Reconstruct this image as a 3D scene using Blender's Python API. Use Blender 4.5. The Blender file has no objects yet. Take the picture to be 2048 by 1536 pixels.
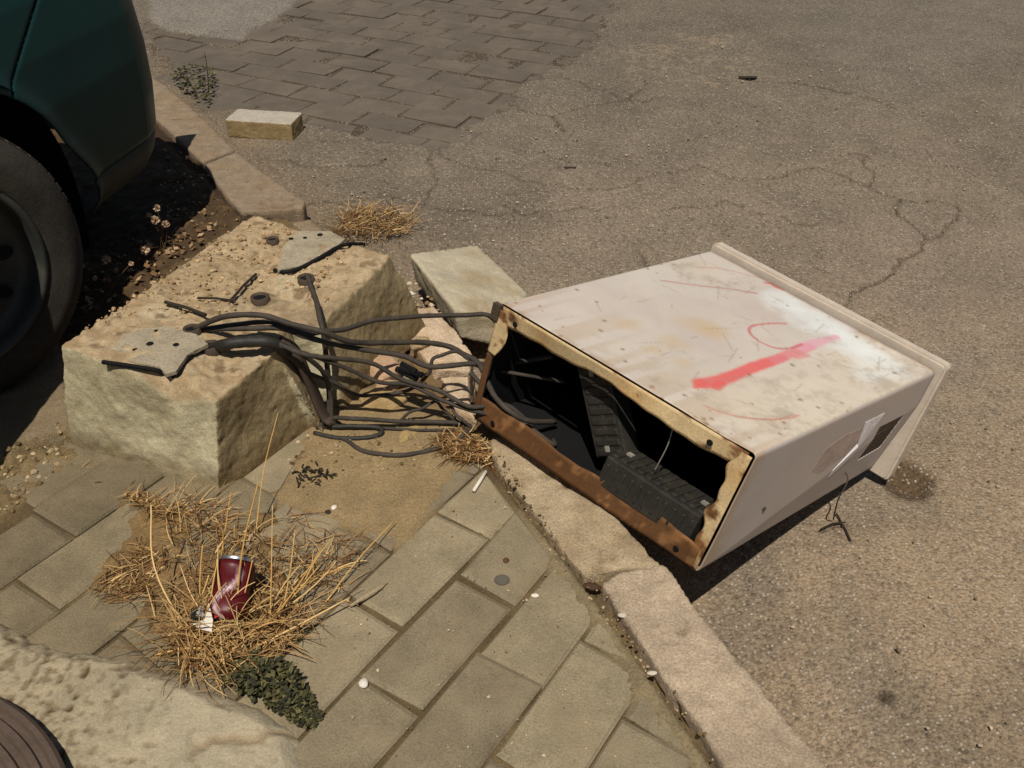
import bpy, bmesh, math, random
import numpy as np
from mathutils import Vector, Matrix
random.seed(7); RNG = np.random.default_rng(7)
SC = bpy.context.scene; COL = SC.collection

# ------------------------------------------------------------------ camera, sky, sun, exposure
CAM_H, PITCH, FPX = 1.22, math.radians(36), 1900.0
cam = bpy.data.objects.new('camera', bpy.data.cameras.new('camera')); COL.objects.link(cam)
cam.location = (0, 0, CAM_H); cam.rotation_euler = (math.pi/2 - PITCH, 0, 0)
cam.data.sensor_width = 36; cam.data.lens = FPX/2048*36; cam.data.clip_end = 500; cam.data.clip_start = .05
SC.camera = cam
SUN_DIR = Vector((-.04, -.41, .91)).normalized()          # towards the sun
w = bpy.data.worlds.new('World'); SC.world = w; w.use_nodes = True
sky = w.node_tree.nodes.new('ShaderNodeTexSky'); sky.sky_type = 'NISHITA'; sky.sun_disc = False
sky.sun_elevation = math.asin(SUN_DIR.z); sky.sun_rotation = math.atan2(SUN_DIR.x, SUN_DIR.y)
bg = w.node_tree.nodes['Background']; bg.inputs[1].default_value = .05
w.node_tree.links.new(sky.outputs[0], bg.inputs[0])
sun = bpy.data.objects.new('sun', bpy.data.lights.new('sun', 'SUN')); COL.objects.link(sun)
sun.data.energy = 5.0; sun.data.angle = math.radians(.5); sun.data.color = (1, .94, .85)
sun.rotation_euler = SUN_DIR.to_track_quat('Z', 'Y').to_euler()
SC.view_settings.view_transform = 'Standard'; SC.view_settings.look = 'None'
SC.view_settings.exposure = -.22; SC.view_settings.gamma = 1; SC.view_settings.use_curve_mapping = False

# ------------------------------------------------------------------ numeric helpers
def lin(r, g, b, k=1.0):
    return tuple(k*((c/255/12.92) if c <= 10 else ((c/255+.055)/1.055)**2.4) for c in (r, g, b))
def _hash(ix, iy, iz, seed):
    h = (ix.astype(np.int64)*374761393 + iy.astype(np.int64)*668265263 + iz.astype(np.int64)*2147483647 + seed*1274126177) & 0xffffffff
    h = ((h ^ (h >> 13))*1274126177) & 0xffffffff
    h = ((h ^ (h >> 16))*2246822519) & 0xffffffff
    return ((h ^ (h >> 15)) & 0xffffff)/float(0xffffff)
def vnoise(P, scale, seed=0):
    Q = np.asarray(P, float)*scale; i = np.floor(Q); f = Q-i; f = f*f*(3-2*f); i = i.astype(np.int64); r = 0
    for dx in (0, 1):
        for dy in (0, 1):
            for dz in (0, 1):
                wt = (f[:, 0] if dx else 1-f[:, 0])*(f[:, 1] if dy else 1-f[:, 1])*(f[:, 2] if dz else 1-f[:, 2])
                r = r + wt*_hash(i[:, 0]+dx, i[:, 1]+dy, i[:, 2]+dz, seed)
    return r
def fbm(P, scale, octv=4, seed=0, gain=.5):
    r = 0; a = 1; t = 0
    for k in range(octv):
        r = r + a*(vnoise(P, scale*2.03**k, seed+k*17)-.5); t += a; a *= gain
    return r/t*2                                             # about -1..1
def ss(a, b, x):
    t = np.clip((np.asarray(x, float)-a)/(b-a), 0, 1); return t*t*(3-2*t)
def seg_dist(X, Y, pts, closed=False):
    d = np.full(X.shape, 1e9); pts = [np.array(p[:2], float) for p in pts]
    n = len(pts)
    for k in range(n if closed else n-1):
        a, b = pts[k], pts[(k+1) % n]; ab = b-a
        t = np.clip(((X-a[0])*ab[0]+(Y-a[1])*ab[1])/(ab@ab+1e-12), 0, 1)
        d = np.minimum(d, np.hypot(X-a[0]-t*ab[0], Y-a[1]-t*ab[1]))
    return d
def inside(X, Y, poly):
    r = np.zeros(X.shape, bool); n = len(poly)
    for k in range(n):
        x1, y1 = poly[k][:2]; x2, y2 = poly[(k+1) % n][:2]
        c = ((y1 > Y) != (y2 > Y)) & (X < (x2-x1)*(Y-y1)/(y2-y1+1e-15)+x1); r ^= c
    return r
def sdist(X, Y, poly):                                      # positive inside
    d = seg_dist(X, Y, poly, True); return np.where(inside(X, Y, poly), d, -d)
CP, SP = math.cos(PITCH), math.sin(PITCH)
def view_dir(px, py):
    x = (px-1024)/FPX; y = -(py-768)/FPX
    return np.array([x, CP+y*SP, -SP+y*CP])
def on_plane(px, py, z=0.0):                                # survey: a point of the photo on the level z
    d = view_dir(px, py); t = (z-CAM_H)/d[2]; return np.array([d[0]*t, d[1]*t, z])
def road_z(x, y):
    s = y-.6*x
    g = ss(1.15, .45, x+.45*y-.2)*ss(1.9, 1.2, y)             # low gutter beside the front kerb, deepened to enlarge the cabinet shadow
    return -.185-.075*g+.12*ss(1.5, 3.3, s)-.01*ss(1.0, 3.0, x)
def on_road(px, py, h=0.0):
    z = -.2
    for _ in range(12):
        p = on_plane(px, py, z); z = float(road_z(p[0], p[1]))+h
    return on_plane(px, py, z)
def W(pts, z=0.0): return [tuple(on_plane(a, b, z)) for a, b in pts]
def WR(pts, h=0.0): return [tuple(on_road(a, b, h)) for a, b in pts]

# ------------------------------------------------------------------ object helpers
def link(name, me, mat=None, parent=None, smooth=False):
    o = bpy.data.objects.new(name, me); COL.objects.link(o)
    if mat and not me.materials: me.materials.append(mat)
    if parent: o.parent = parent
    if smooth: me.polygons.foreach_set('use_smooth', np.ones(len(me.polygons), bool))
    return o
def mesh_np(V, F, C=None):
    me = bpy.data.meshes.new('m'); V = np.asarray(V, np.float32); F = np.asarray(F, np.int32)
    me.vertices.add(len(V)); me.vertices.foreach_set('co', V.ravel())
    k = F.shape[1]; me.loops.add(F.size); me.loops.foreach_set('vertex_index', F.ravel())
    me.polygons.add(len(F)); me.polygons.foreach_set('loop_start', np.arange(0, F.size, k, dtype=np.int32))
    me.polygons.foreach_set('loop_total', np.full(len(F), k, np.int32))
    me.update(calc_edges=True)
    if C is not None: set_col(me, C)
    return me
def set_col(me, C):
    a = me.color_attributes.new('Col', 'FLOAT_COLOR', 'POINT')
    C = np.clip(np.asarray(C, np.float32), 0, 1)
    if C.shape[1] == 3: C = np.c_[C, np.ones(len(C), np.float32)]
    a.data.foreach_set('color', C.astype(np.float32).ravel())
def mesh_py(V, F):
    me = bpy.data.meshes.new('m'); me.from_pydata([tuple(v) for v in V], [], [tuple(f) for f in F]); me.update(); return me
def empty(name, loc=(0, 0, 0)):
    o = bpy.data.objects.new(name, None); COL.objects.link(o); o.location = loc; o.empty_display_size = .05; return o
def tag(o, label=None, cat=None, group=None, kind=None):
    if label: o['label'] = label
    if cat: o['category'] = cat
    if group: o['group'] = group
    if kind: o['kind'] = kind
    return o
def keep_local(o, parent):                                   # parent without moving; parents here sit unrotated
    o.parent = parent; o.location = Vector(o.location)-Vector(parent.location)
def mixc(a, b, t):
    t = np.asarray(t)[:, None]; return np.asarray(a)*(1-t)+np.asarray(b)*t

# ------------------------------------------------------------------ materials
def material(name, color=None, attr=False, rough=.85, grain=300, grain_amt=.25, blot=9, blot_amt=.2, speck=0, speck_col=(.5, .45, .38),
             bump=.3, bump_scale=220, metal=0, spec=.3, bump_dist=.004, tint=None, coat=0, pits=0, vary=0):
    m = bpy.data.materials.new(name); m.use_nodes = True; nt = m.node_tree; N = nt.nodes; L = nt.links
    b = N['Principled BSDF']; b.inputs['Roughness'].default_value = rough; b.inputs['Metallic'].default_value = metal
    b.inputs['Specular IOR Level'].default_value = spec
    if coat: b.inputs['Coat Weight'].default_value = coat; b.inputs['Coat Roughness'].default_value = .08
    geo = N.new('ShaderNodeNewGeometry'); pos = geo.outputs['Position']
    if attr:
        a = N.new('ShaderNodeAttribute'); a.attribute_name = 'Col'; cur = a.outputs['Color']
    else:
        a = N.new('ShaderNodeRGB'); a.outputs[0].default_value = (*color, 1); cur = a.outputs[0]
    def noise(scale, detail=4, rgh=.6):
        n = N.new('ShaderNodeTexNoise'); n.inputs['Scale'].default_value = scale; n.inputs['Detail'].default_value = detail
        n.inputs['Roughness'].default_value = rgh; L.new(pos, n.inputs['Vector']); return n.outputs['Fac']
    def mr(src, lo, hi, f0=.25, f1=.75):
        n = N.new('ShaderNodeMapRange'); n.inputs[1].default_value = f0; n.inputs[2].default_value = f1
        n.inputs[3].default_value = lo; n.inputs[4].default_value = hi; L.new(src, n.inputs[0]); return n.outputs[0]
    def mul(c, f):
        n = N.new('ShaderNodeMix'); n.data_type = 'RGBA'; n.blend_type = 'MULTIPLY'; n.inputs[0].default_value = 1
        L.new(c, n.inputs[6]); L.new(f, n.inputs[7]); return n.outputs[2]
    if vary:
        oi = N.new('ShaderNodeObjectInfo'); cur = mul(cur, mr(oi.outputs['Random'], 1-vary, 1+vary, 0, 1))
    if blot_amt: cur = mul(cur, mr(noise(blot, 5, .65), 1-blot_amt, 1+blot_amt, .3, .7))
    if grain_amt: cur = mul(cur, mr(noise(grain, 3, .7), 1-grain_amt, 1+grain_amt, .3, .7))
    if tint:                                                # patches of another colour (dust, lichen, rust)
        mx = N.new('ShaderNodeMix'); mx.data_type = 'RGBA'; L.new(mr(noise(tint[1], 6, .7), 0, tint[2], tint[3], tint[4]), mx.inputs[0])
        L.new(cur, mx.inputs[6]); mx.inputs[7].default_value = (*tint[0], 1); cur = mx.outputs[2]
    hgt = noise(bump_scale, 4, .65)
    if speck:
        v = N.new('ShaderNodeTexVoronoi'); v.inputs['Scale'].default_value = speck; L.new(pos, v.inputs['Vector'])
        wn = N.new('ShaderNodeSeparateColor'); L.new(v.outputs['Color'], wn.inputs[0])
        pick = mr(wn.outputs[0], 0, 1, .60, .97)
        rad = mr(v.outputs['Distance'], 1, 0, .25, .5)
        mm = N.new('ShaderNodeMath'); mm.operation = 'MULTIPLY'; L.new(pick, mm.inputs[0]); L.new(rad, mm.inputs[1])
        mx = N.new('ShaderNodeMix'); mx.data_type = 'RGBA'; L.new(mm.outputs[0], mx.inputs[0]); L.new(cur, mx.inputs[6])
        mx.inputs[7].default_value = (*speck_col, 1); cur = mx.outputs[2]
        dk = mr(wn.outputs[1], 1, .70, .72, .95); cur = mul(cur, dk)
        ad = N.new('ShaderNodeMath'); ad.operation = 'MULTIPLY_ADD'; L.new(rad, ad.inputs[0]); ad.inputs[1].default_value = .55; L.new(hgt, ad.inputs[2]); hgt = ad.outputs[0]
    if pits:
        v = N.new('ShaderNodeTexVoronoi'); v.inputs['Scale'].default_value = pits; L.new(pos, v.inputs['Vector'])
        sb = N.new('ShaderNodeMath'); sb.operation = 'MULTIPLY_ADD'; L.new(mr(v.outputs['Distance'], -1, 0, .1, .35), sb.inputs[0]); sb.inputs[1].default_value = .9
        L.new(hgt, sb.inputs[2]); hgt = sb.outputs[0]
    if bump:
        bp = N.new('ShaderNodeBump'); bp.inputs['Strength'].default_value = bump; bp.inputs['Distance'].default_value = bump_dist
        L.new(hgt, bp.inputs['Height']); L.new(bp.outputs[0], b.inputs['Normal'])
    L.new(cur, b.inputs['Base Color']); return m

M = {}
M['road'] = material('asphalt', attr=True, rough=.9, grain=150, grain_amt=.42, blot=4, blot_amt=.16, speck=125, speck_col=(.40, .34, .26), bump=.7, bump_scale=150, bump_dist=.006)
M['bed'] = material('soil', attr=True, rough=.95, grain=240, grain_amt=.32, blot=14, blot_amt=.2, bump=.6, bump_scale=170, bump_dist=.006)
M['paver'] = material('paver', attr=False, color=(.222, .178, .108), rough=.9, grain=330, grain_amt=.28, blot=11, blot_amt=.24, bump=.45, bump_scale=220, vary=.2, tint=((.24, .18, .105), 7, .7, .5, .72))
M['paver_dark'] = material('older_paver', color=(.165, .130, .076), rough=.9, grain=330, grain_amt=.28, blot=11, blot_amt=.26, bump=.5, bump_scale=220, vary=.2, tint=((.19, .145, .085), 7, .7, .5, .72))
M['far_paver'] = material('far_paver', color=(.110, .089, .066), rough=.9, grain=200, grain_amt=.15, blot=8, blot_amt=.15, bump=.3, bump_scale=120, vary=.07, tint=((.15, .12, .088), 4, .6, .5, .7))
M['kerb'] = material('kerb', attr=True, rough=.9, grain=260, grain_amt=.34, blot=24, blot_amt=.2, bump=.8, bump_scale=190)
M['conc'] = material('concrete', attr=True, rough=.92, grain=280, grain_amt=.2, blot=18, blot_amt=.16, bump=.5, bump_scale=170)
M['rock'] = material('rock', attr=True, rough=.95, grain=260, grain_amt=.2, blot=22, blot_amt=.16, bump=.5, bump_scale=210)
M['shell'] = material('painted_metal', attr=True, rough=.5, spec=.4, grain=200, grain_amt=.03, blot=6, blot_amt=.05, bump=.12, bump_scale=60, bump_dist=.002)
M['cap'] = material('cap_paint', color=(.50, .42, .33), rough=.5, spec=.4, grain=120, grain_amt=.06, blot=18, blot_amt=.12, bump=.1, tint=((.28, .18, .09), 12, .7, .6, .8))
M['rust'] = material('rusty_flange', attr=True, rough=.8, grain=260, grain_amt=.2, blot=30, blot_amt=.15, bump=.3, bump_scale=180, bump_dist=.002)
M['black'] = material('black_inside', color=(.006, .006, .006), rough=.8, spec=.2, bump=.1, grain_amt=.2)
M['plastic'] = material('black_plastic', color=(.022, .020, .016), rough=.6, spec=.35, grain=200, grain_amt=.3, bump=.2, tint=((.06, .05, .035), 30, .6, .5, .75))
M['cable'] = material('cable_rubber', color=(.043, .035, .027), rough=.7, spec=.25, grain=120, grain_amt=.2, blot=14, blot_amt=.25, bump=.15, tint=((.10, .08, .055), 25, .5, .45, .75))
M['conduit'] = material('conduit', color=(.062, .042, .028), rough=.8, grain=150, grain_amt=.25, bump=.3)
M['car'] = material('green_paint', color=(.009, .031, .029), rough=.38, spec=.10, grain_amt=0, blot=3, blot_amt=.2, bump=0)
M['lip'] = material('dark_bumper_trim', color=(.020, .024, .022), rough=.6, spec=.3, grain_amt=.15, bump=.1)
M['tyre'] = material('tyre_rubber', color=(.032, .028, .023), rough=.85, spec=.2, grain=150, grain_amt=.2, bump=.3, tint=((.065, .055, .04), 10, .6, .45, .7))
M['rim'] = material('steel_rim', color=(.030, .032, .028), rough=.5, spec=.4, metal=.0, grain_amt=.15, bump=.1, tint=((.07, .06, .045), 9, .7, .5, .7))
M['straw'] = material('straw', attr=True, rough=.8, grain_amt=.15, grain=90, bump=0, blot_amt=.1)
M['green'] = material('weed_green', attr=True, rough=.8, grain_amt=.2, grain=90, bump=0, blot_amt=.15)
M['brick'] = material('brick_yellow', attr=True, rough=.9, grain=200, grain_amt=.16, blot=30, blot_amt=.12, bump=.4)
M['husk'] = material('husk', color=(.30, .23, .14), rough=.9, bump=.2)
M['white'] = material('white_scrap', color=(.62, .56, .46), rough=.8, grain_amt=.08, bump=.2)
M['stone'] = material('pebble', color=(.30, .25, .18), rough=.9, grain_amt=.2, bump=.4, vary=.35)
M['pale'] = material('pale_stone', color=(.50, .44, .34), rough=.9, grain_amt=.15, bump=.4, vary=.15)
M['metal'] = material('dusty_plate', color=(.30, .25, .17), rough=.8, grain=200, grain_amt=.2, blot=25, blot_amt=.2, bump=.4, pits=60)
M['can_red'] = material('can_red', attr=True, rough=.45, spec=.4, grain_amt=.15, bump=.2, bump_scale=60)
M['can_metal'] = material('can_metal', color=(.55, .55, .58), rough=.3, metal=.9, grain_amt=.05, bump=.1)
M['leaf'] = material('dry_leaf', color=(.075, .035, .016), rough=.8, grain_amt=.2, bump=.2, vary=.3)
M['twig'] = material('twig', color=(.028, .020, .012), rough=.9, grain_amt=.2, bump=.2)
M['cover'] = material('brown_cover', color=(.085, .058, .042), rough=.75, grain=200, grain_amt=.15, blot=20, blot_amt=.2, bump=.3)
M['grey'] = material('grey_wire', color=(.24, .22, .18), rough=.5, grain_amt=.1, bump=0)

# ------------------------------------------------------------------ generic builders
def poly_block(poly, z0, z1, ch=.004, tilt=(0, 0), jig=.0015, lift=0):
    P = np.array([p[:2] for p in poly], float); n = len(P)
    P = P+RNG.normal(0, jig, P.shape); c = P.mean(0)
    In = c+(P-c)*(1-ch*2.2/np.maximum(np.linalg.norm(P-c, axis=1), .01))[:, None]
    zt = lambda Q: z1+lift+(Q-c)@np.array(tilt)
    V = [(*p, z0) for p in P]+[(*p, zt(p)-ch) for p in P]+[(*p, zt(p)) for p in In]
    F = []
    for k in range(n):
        j = (k+1) % n
        F += [(k, j, n+j, n+k), (n+k, n+j, 2*n+j, 2*n+k)]
    F.append(tuple(range(2*n, 3*n)))
    return mesh_py(V, F)
def clip_half(poly, a, nrm):                                # keep (p-a).n >= 0
    out = []
    for k in range(len(poly)):
        p, q = np.array(poly[k][:2]), np.array(poly[(k+1) % len(poly)][:2]); dp, dq = (p-a)@nrm, (q-a)@nrm
        if dp >= 0: out.append(tuple(p))
        if dp*dq < 0: out.append(tuple(p+(q-p)*dp/(dp-dq)))
    return out
def area(p):
    return .5*abs(sum(p[k][0]*p[(k+1) % len(p)][1]-p[(k+1) % len(p)][0]*p[k][1] for k in range(len(p)))) if len(p) > 2 else 0
def rough_solid(V, F, voxel, amps, colf, pit=0, seed=0, topamp=0):    # a solid remeshed finely and chipped by noise
    me = mesh_py(V, F); bm = bmesh.new(); bm.from_mesh(me); bmesh.ops.recalc_face_normals(bm, faces=bm.faces); bm.to_mesh(me); bm.free()
    o = bpy.data.objects.new('tmp', me); COL.objects.link(o)
    md = o.modifiers.new('r', 'REMESH'); md.mode = 'VOXEL'; md.voxel_size = voxel
    sm = o.modifiers.new('s', 'SMOOTH'); sm.factor = .5; sm.iterations = 2
    dg = bpy.context.evaluated_depsgraph_get(); ev = o.evaluated_get(dg)
    r = bpy.data.meshes.new_from_object(ev, depsgraph=dg); bpy.data.objects.remove(o)
    n = len(r.vertices); co = np.empty(n*3, np.float32); r.vertices.foreach_get('co', co); co = co.reshape(-1, 3).astype(float)
    no = np.empty(n*3, np.float32); r.vertices.foreach_get('normal', no); no = no.reshape(-1, 3).astype(float)
    d = np.zeros(n)
    for sc, a in amps: d += a*fbm(co, sc, 3, seed+int(sc))
    if pit:
        q = vnoise(co, pit[0], seed+5); d -= pit[1]*ss(.72, .9, q)
    if topamp: d += ss(.5, .85, no[:, 2])*(topamp*fbm(co, 46, 3, seed+77)+.7*topamp*fbm(co, 115, 2, seed+78))
    new = co+no*d[:, None]
    r.vertices.foreach_set('co', new.astype(np.float32).ravel()); r.update()
    while r.materials: r.materials.pop()
    set_col(r, colf(co, no, d)); return r
def prism(poly, z0, z1, flare=0):
    n = len(poly); P = np.array([p[:2] for p in poly]); c = P.mean(0)
    zt = [p[2] if len(p) > 2 and z1 is None else z1 for p in poly]
    B = P+(P-c)/np.linalg.norm(P-c, axis=1)[:, None]*flare
    V = [(*B[k], z0) for k in range(n)]+[(*P[k], zt[k]) for k in range(n)]
    F = [tuple(range(n))[::-1], tuple(range(n, 2*n))]+[(k, (k+1) % n, n+(k+1) % n, n+k) for k in range(n)]
    return V, F
def spline(pts, n=8):
    P = np.array(pts, float); P = np.vstack([2*P[0]-P[1], P, 2*P[-1]-P[-2]]); out = []
    for k in range(1, len(P)-2):
        for t in np.linspace(0, 1, n, endpoint=False):
            a, b, c, d = P[k-1], P[k], P[k+1], P[k+2]
            out.append(.5*((2*b)+(-a+c)*t+(2*a-5*b+4*c-d)*t*t+(-a+3*b-3*c+d)*t**3))
    out.append(P[-2]); return np.array(out)
def tube_data(path, r, sides=8, flat=1.0):
    P = np.asarray(path, float); n = len(P); V = []; F = []
    T = np.gradient(P, axis=0); T /= np.linalg.norm(T, axis=1)[:, None]+1e-9
    up = np.array([0, 0, 1.]) if abs(T[0][2]) < .9 else np.array([1., 0, 0])
    for k in range(n):
        a = np.cross(T[k], up); a /= np.linalg.norm(a)+1e-9; b = np.cross(a, T[k]); up = b
        rr = r[k] if hasattr(r, '__len__') else r
        for s in range(sides):
            th = 2*math.pi*s/sides; V.append(P[k]+a*math.cos(th)*rr*flat+b*math.sin(th)*rr)
    for k in range(n-1):
        for s in range(sides):
            F.append((k*sides+s, k*sides+(s+1) % sides, (k+1)*sides+(s+1) % sides, (k+1)*sides+s))
    F.append(tuple(range(sides))[::-1]); F.append(tuple(range((n-1)*sides, n*sides)))
    return V, F
class MB:
    def __init__(s): s.V = []; s.F = []
    def add(s, V, F):
        k = len(s.V); s.V += [tuple(v) for v in V]; s.F += [tuple(i+k for i in f) for f in F]
    def build(s, name, mat, parent=None, smooth=False): return link(name, mesh_py(s.V, s.F), mat, parent, smooth)
def box_data(x0, x1, y0, y1, z0, z1):
    V = [(x, y, z) for z in (z0, z1) for y in (y0, y1) for x in (x0, x1)]
    return V, [(0, 2, 3, 1), (4, 5, 7, 6), (0, 1, 5, 4), (2, 6, 7, 3), (0, 4, 6, 2), (1, 3, 7, 5)]
def graded(lo, hi, segs):                                    # fine spacing inside, growing outside out to lo..hi
    xs = [segs[0][0]]
    for a, b, st in segs: xs += list(np.linspace(a, b, max(2, int(round((b-a)/st))+1))[1:])
    st = segs[-1][2]
    while xs[-1] < hi: st *= 1.5; xs.append(xs[-1]+st)
    st = segs[0][2]; pre = []
    x = xs[0]
    while x > lo: st *= 1.5; x -= st; pre.append(x)
    return np.array(pre[::-1]+xs)
def grid_mesh(xs, ys, Z, C, keep=None):
    nx, ny = len(xs), len(ys); X, Y = np.meshgrid(xs, ys); V = np.c_[X.ravel(), Y.ravel(), Z.ravel()]
    i = np.arange(nx*ny).reshape(ny, nx); F = np.stack([i[:-1, :-1], i[:-1, 1:], i[1:, 1:], i[1:, :-1]], -1).reshape(-1, 4)
    if keep is not None: F = F[keep.ravel()]
    u, inv = np.unique(F, return_inverse=True)
    return mesh_np(V[u], inv.reshape(-1, 4), C.reshape(-1, 3)[u])
def wiggle(pts, amp, it=4, seed=0):
    rg = np.random.default_rng(seed); P = [np.array(p[:2]) for p in pts]
    for _ in range(it):
        Q = []
        for a, b in zip(P[:-1], P[1:]):
            d = b-a; nrm = np.array([-d[1], d[0]]); Q += [a, (a+b)/2+nrm*rg.normal(0, amp)]
        P = Q+[P[-1]]
    return P

# ------------------------------------------------------------------ the kerb line (right edge of the kerb, on top)
KR = [np.array(p) for p in [(-2.6, 5.46), (-1.338, 3.64), (-.614, 2.595), (-.19, 2.02), (-.085, 1.81), (.06, 1.527), (.272, 1.125), (.432, .786), (.62, .36), (1.1, -.8)]]
KW = .155
def kerb_off(P, w_):
    out = []
    for k, p in enumerate(P):
        d = P[min(k+1, len(P)-1)]-P[max(k-1, 0)]; d = d/np.linalg.norm(d); out.append(p+np.array([d[1], -d[0]])*w_)
    return out                                               # running towards the viewer: +normal (d.y,-d.x) points to the pavement
KL = kerb_off(KR, KW); KM = kerb_off(KR, KW*.5)
def left_of(X, Y, P):                                        # signed distance, positive on the pavement side
    best = np.full(X.shape, 1e9); sg = np.zeros(X.shape)
    for a, b in zip(P[:-1], P[1:]):
        ab = b-a; t = np.clip(((X-a[0])*ab[0]+(Y-a[1])*ab[1])/(ab@ab), 0, 1)
        dx, dy = X-a[0]-t*ab[0], Y-a[1]-t*ab[1]; d = np.hypot(dx, dy); s = dx*ab[1]-dy*ab[0]
        u = d < best; best = np.where(u, d, best); sg = np.where(u, np.sign(s), sg)
    return best*sg

# ------------------------------------------------------------------ road
xs = graded(-60, 60, [(-1.9, -.7, .012), (-.7, 1.7, .0068), (1.7, 3.2, .012)])
ys = graded(-40, 70, [(.6, 2.5, .0065), (2.5, 5.3, .0105)])
X, Y = np.meshgrid(xs, ys); P3 = np.c_[X.ravel(), Y.ravel(), np.zeros(X.size)]
Z = road_z(X, Y)
n1 = fbm(P3, .9, 4, 1).reshape(X.shape); n2 = fbm(P3, 6, 4, 2).reshape(X.shape); n3 = fbm(P3, 45, 3, 3).reshape(X.shape)
near = (np.abs(X) < 6) & (Y > -2) & (Y < 8)
Z = Z+np.where(near, .010*n1+.004*n2+.0016*n3, 0)
C = np.empty(X.shape+(3,)); base = np.array(lin(128, 114, 96, .88)); C[:] = base
tan = np.array(lin(157, 136, 109, .88)); grey = np.array(lin(108, 99, 86, .86)); pink = np.array(lin(142, 124, 106, .88)); dark = np.array(lin(70, 58, 42, .8))
def blend(col, t):
    global C
    t = np.clip(t, 0, 1)[..., None]; C = C*(1-t)+np.asarray(col)*t
blend(pink, ss(.0, .5, n1+.3*n2)*.5); blend(grey, ss(.05, .6, -n1+.3*n2)*.5)
blend(tan, .75*ss(.9, 1.6, X-.35*Y+.9)*ss(2.4, 1.2, Y+.2*n1)); blend(tan, .75*ss(-.6, .3, n2)*ss(2.7, 1.5, Y))
blend(lin(106, 97, 83, .88), .75*ss(2.5, 4.2, Y+.5*n1+.2*n2-.25*X)); blend(lin(92, 82, 68, .86), .35*ss(.1, .5, fbm(P3, 2.2, 4, 5).reshape(X.shape)))
# smoother grey asphalt at the far right
gp = WR([(1560, -60), (1565, 60), (1590, 130), (1720, 190), (1800, 215), (1960, 150), (2160, 60), (2160, -60)])
gd = sdist(X, Y, gp)+.10*n2+.16*n1
blend(lin(118, 108, 94, .86), .8*ss(-.15, .25, gd)); Z = Z-.006*ss(-.01, .03, gd)
# worn-off area at top left where old pavers show
pv = WR([(300, 40), (335, 70), (480, 88), (560, 40), (640, -60), (1290, -60), (1210, 40), (1150, 120), (1062, 168), (1015, 200), (985, 215), (930, 250), (885, 292), (760, 280), (600, 245), (520, 225), (430, 215), (380, 190), (330, 140)])
PVD = sdist(X, Y, pv)+.10*n2+.03*n3
Z = Z-.010*ss(-.015, .015, PVD); blend(lin(84, 71, 55, .8), .9*ss(-.03, .02, PVD+.02*n3))
blend(dark, .15*np.exp(-(PVD/.02)**2))
# top left concrete slab (a little proud)
cs = WR([(300, -60), (640, -60), (590, 12), (540, 40), (480, 80), (330, 60), (300, 40)])
csd = sdist(X, Y, cs)+.01*n3; Z = Z+.012*ss(0, .02, csd); blend(lin(132, 124, 112, .86), ss(-.01, .01, csd))
# speckled rough band, top centre
rb = sdist(X, Y, WR([(1200, 100), (1330, 60), (1560, 60), (1580, 150), (1480, 180), (1330, 190), (1230, 160)]))+.08*n2
blend(lin(158, 138, 112, .86), .5*ss(-.02, .08, rb)*ss(-.1, .4, n3+.6*n2)); Z = Z+.003*ss(0, .1, rb)*n3
# dusty strip along the kerb
kd = -left_of(X, Y, KR); blend(lin(120, 96, 62, .86), .75*ss(.14, .0, kd+.04*n2)*ss(2.0, 1.2, Y)); blend(lin(126, 106, 80, .86), .5*ss(.35, .0, kd+.1*n2)*ss(1.6, 2.2, Y))
# hole under the cap corner
hx = on_road(1815, 955); hd = np.hypot(X-hx[0], (Y-hx[1])*.9)+.012*n2+.008*n3
blend(lin(88, 68, 42, .8), .85*ss(.075, .045, hd)); Z = Z-.022*ss(.07, .02, hd)
def crack(pts, width, depth, seed, amp=.16, strength=.85):
    global Z, C
    q = wiggle(WR(pts), amp*.55, 4, seed); width = width*.6
    for a, b in zip(q[:-1], q[1:]):
        m = width*4
        i0, i1 = np.searchsorted(xs, [min(a[0], b[0])-m, max(a[0], b[0])+m]); j0, j1 = np.searchsorted(ys, [min(a[1], b[1])-m, max(a[1], b[1])+m])
        if i1 <= i0 or j1 <= j0: continue
        d = seg_dist(X[j0:j1, i0:i1], Y[j0:j1, i0:i1], [a, b])
        CD[j0:j1, i0:i1] = np.maximum(CD[j0:j1, i0:i1], np.exp(-(d/width)**2)*strength)
CD = np.zeros(X.shape)
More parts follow.
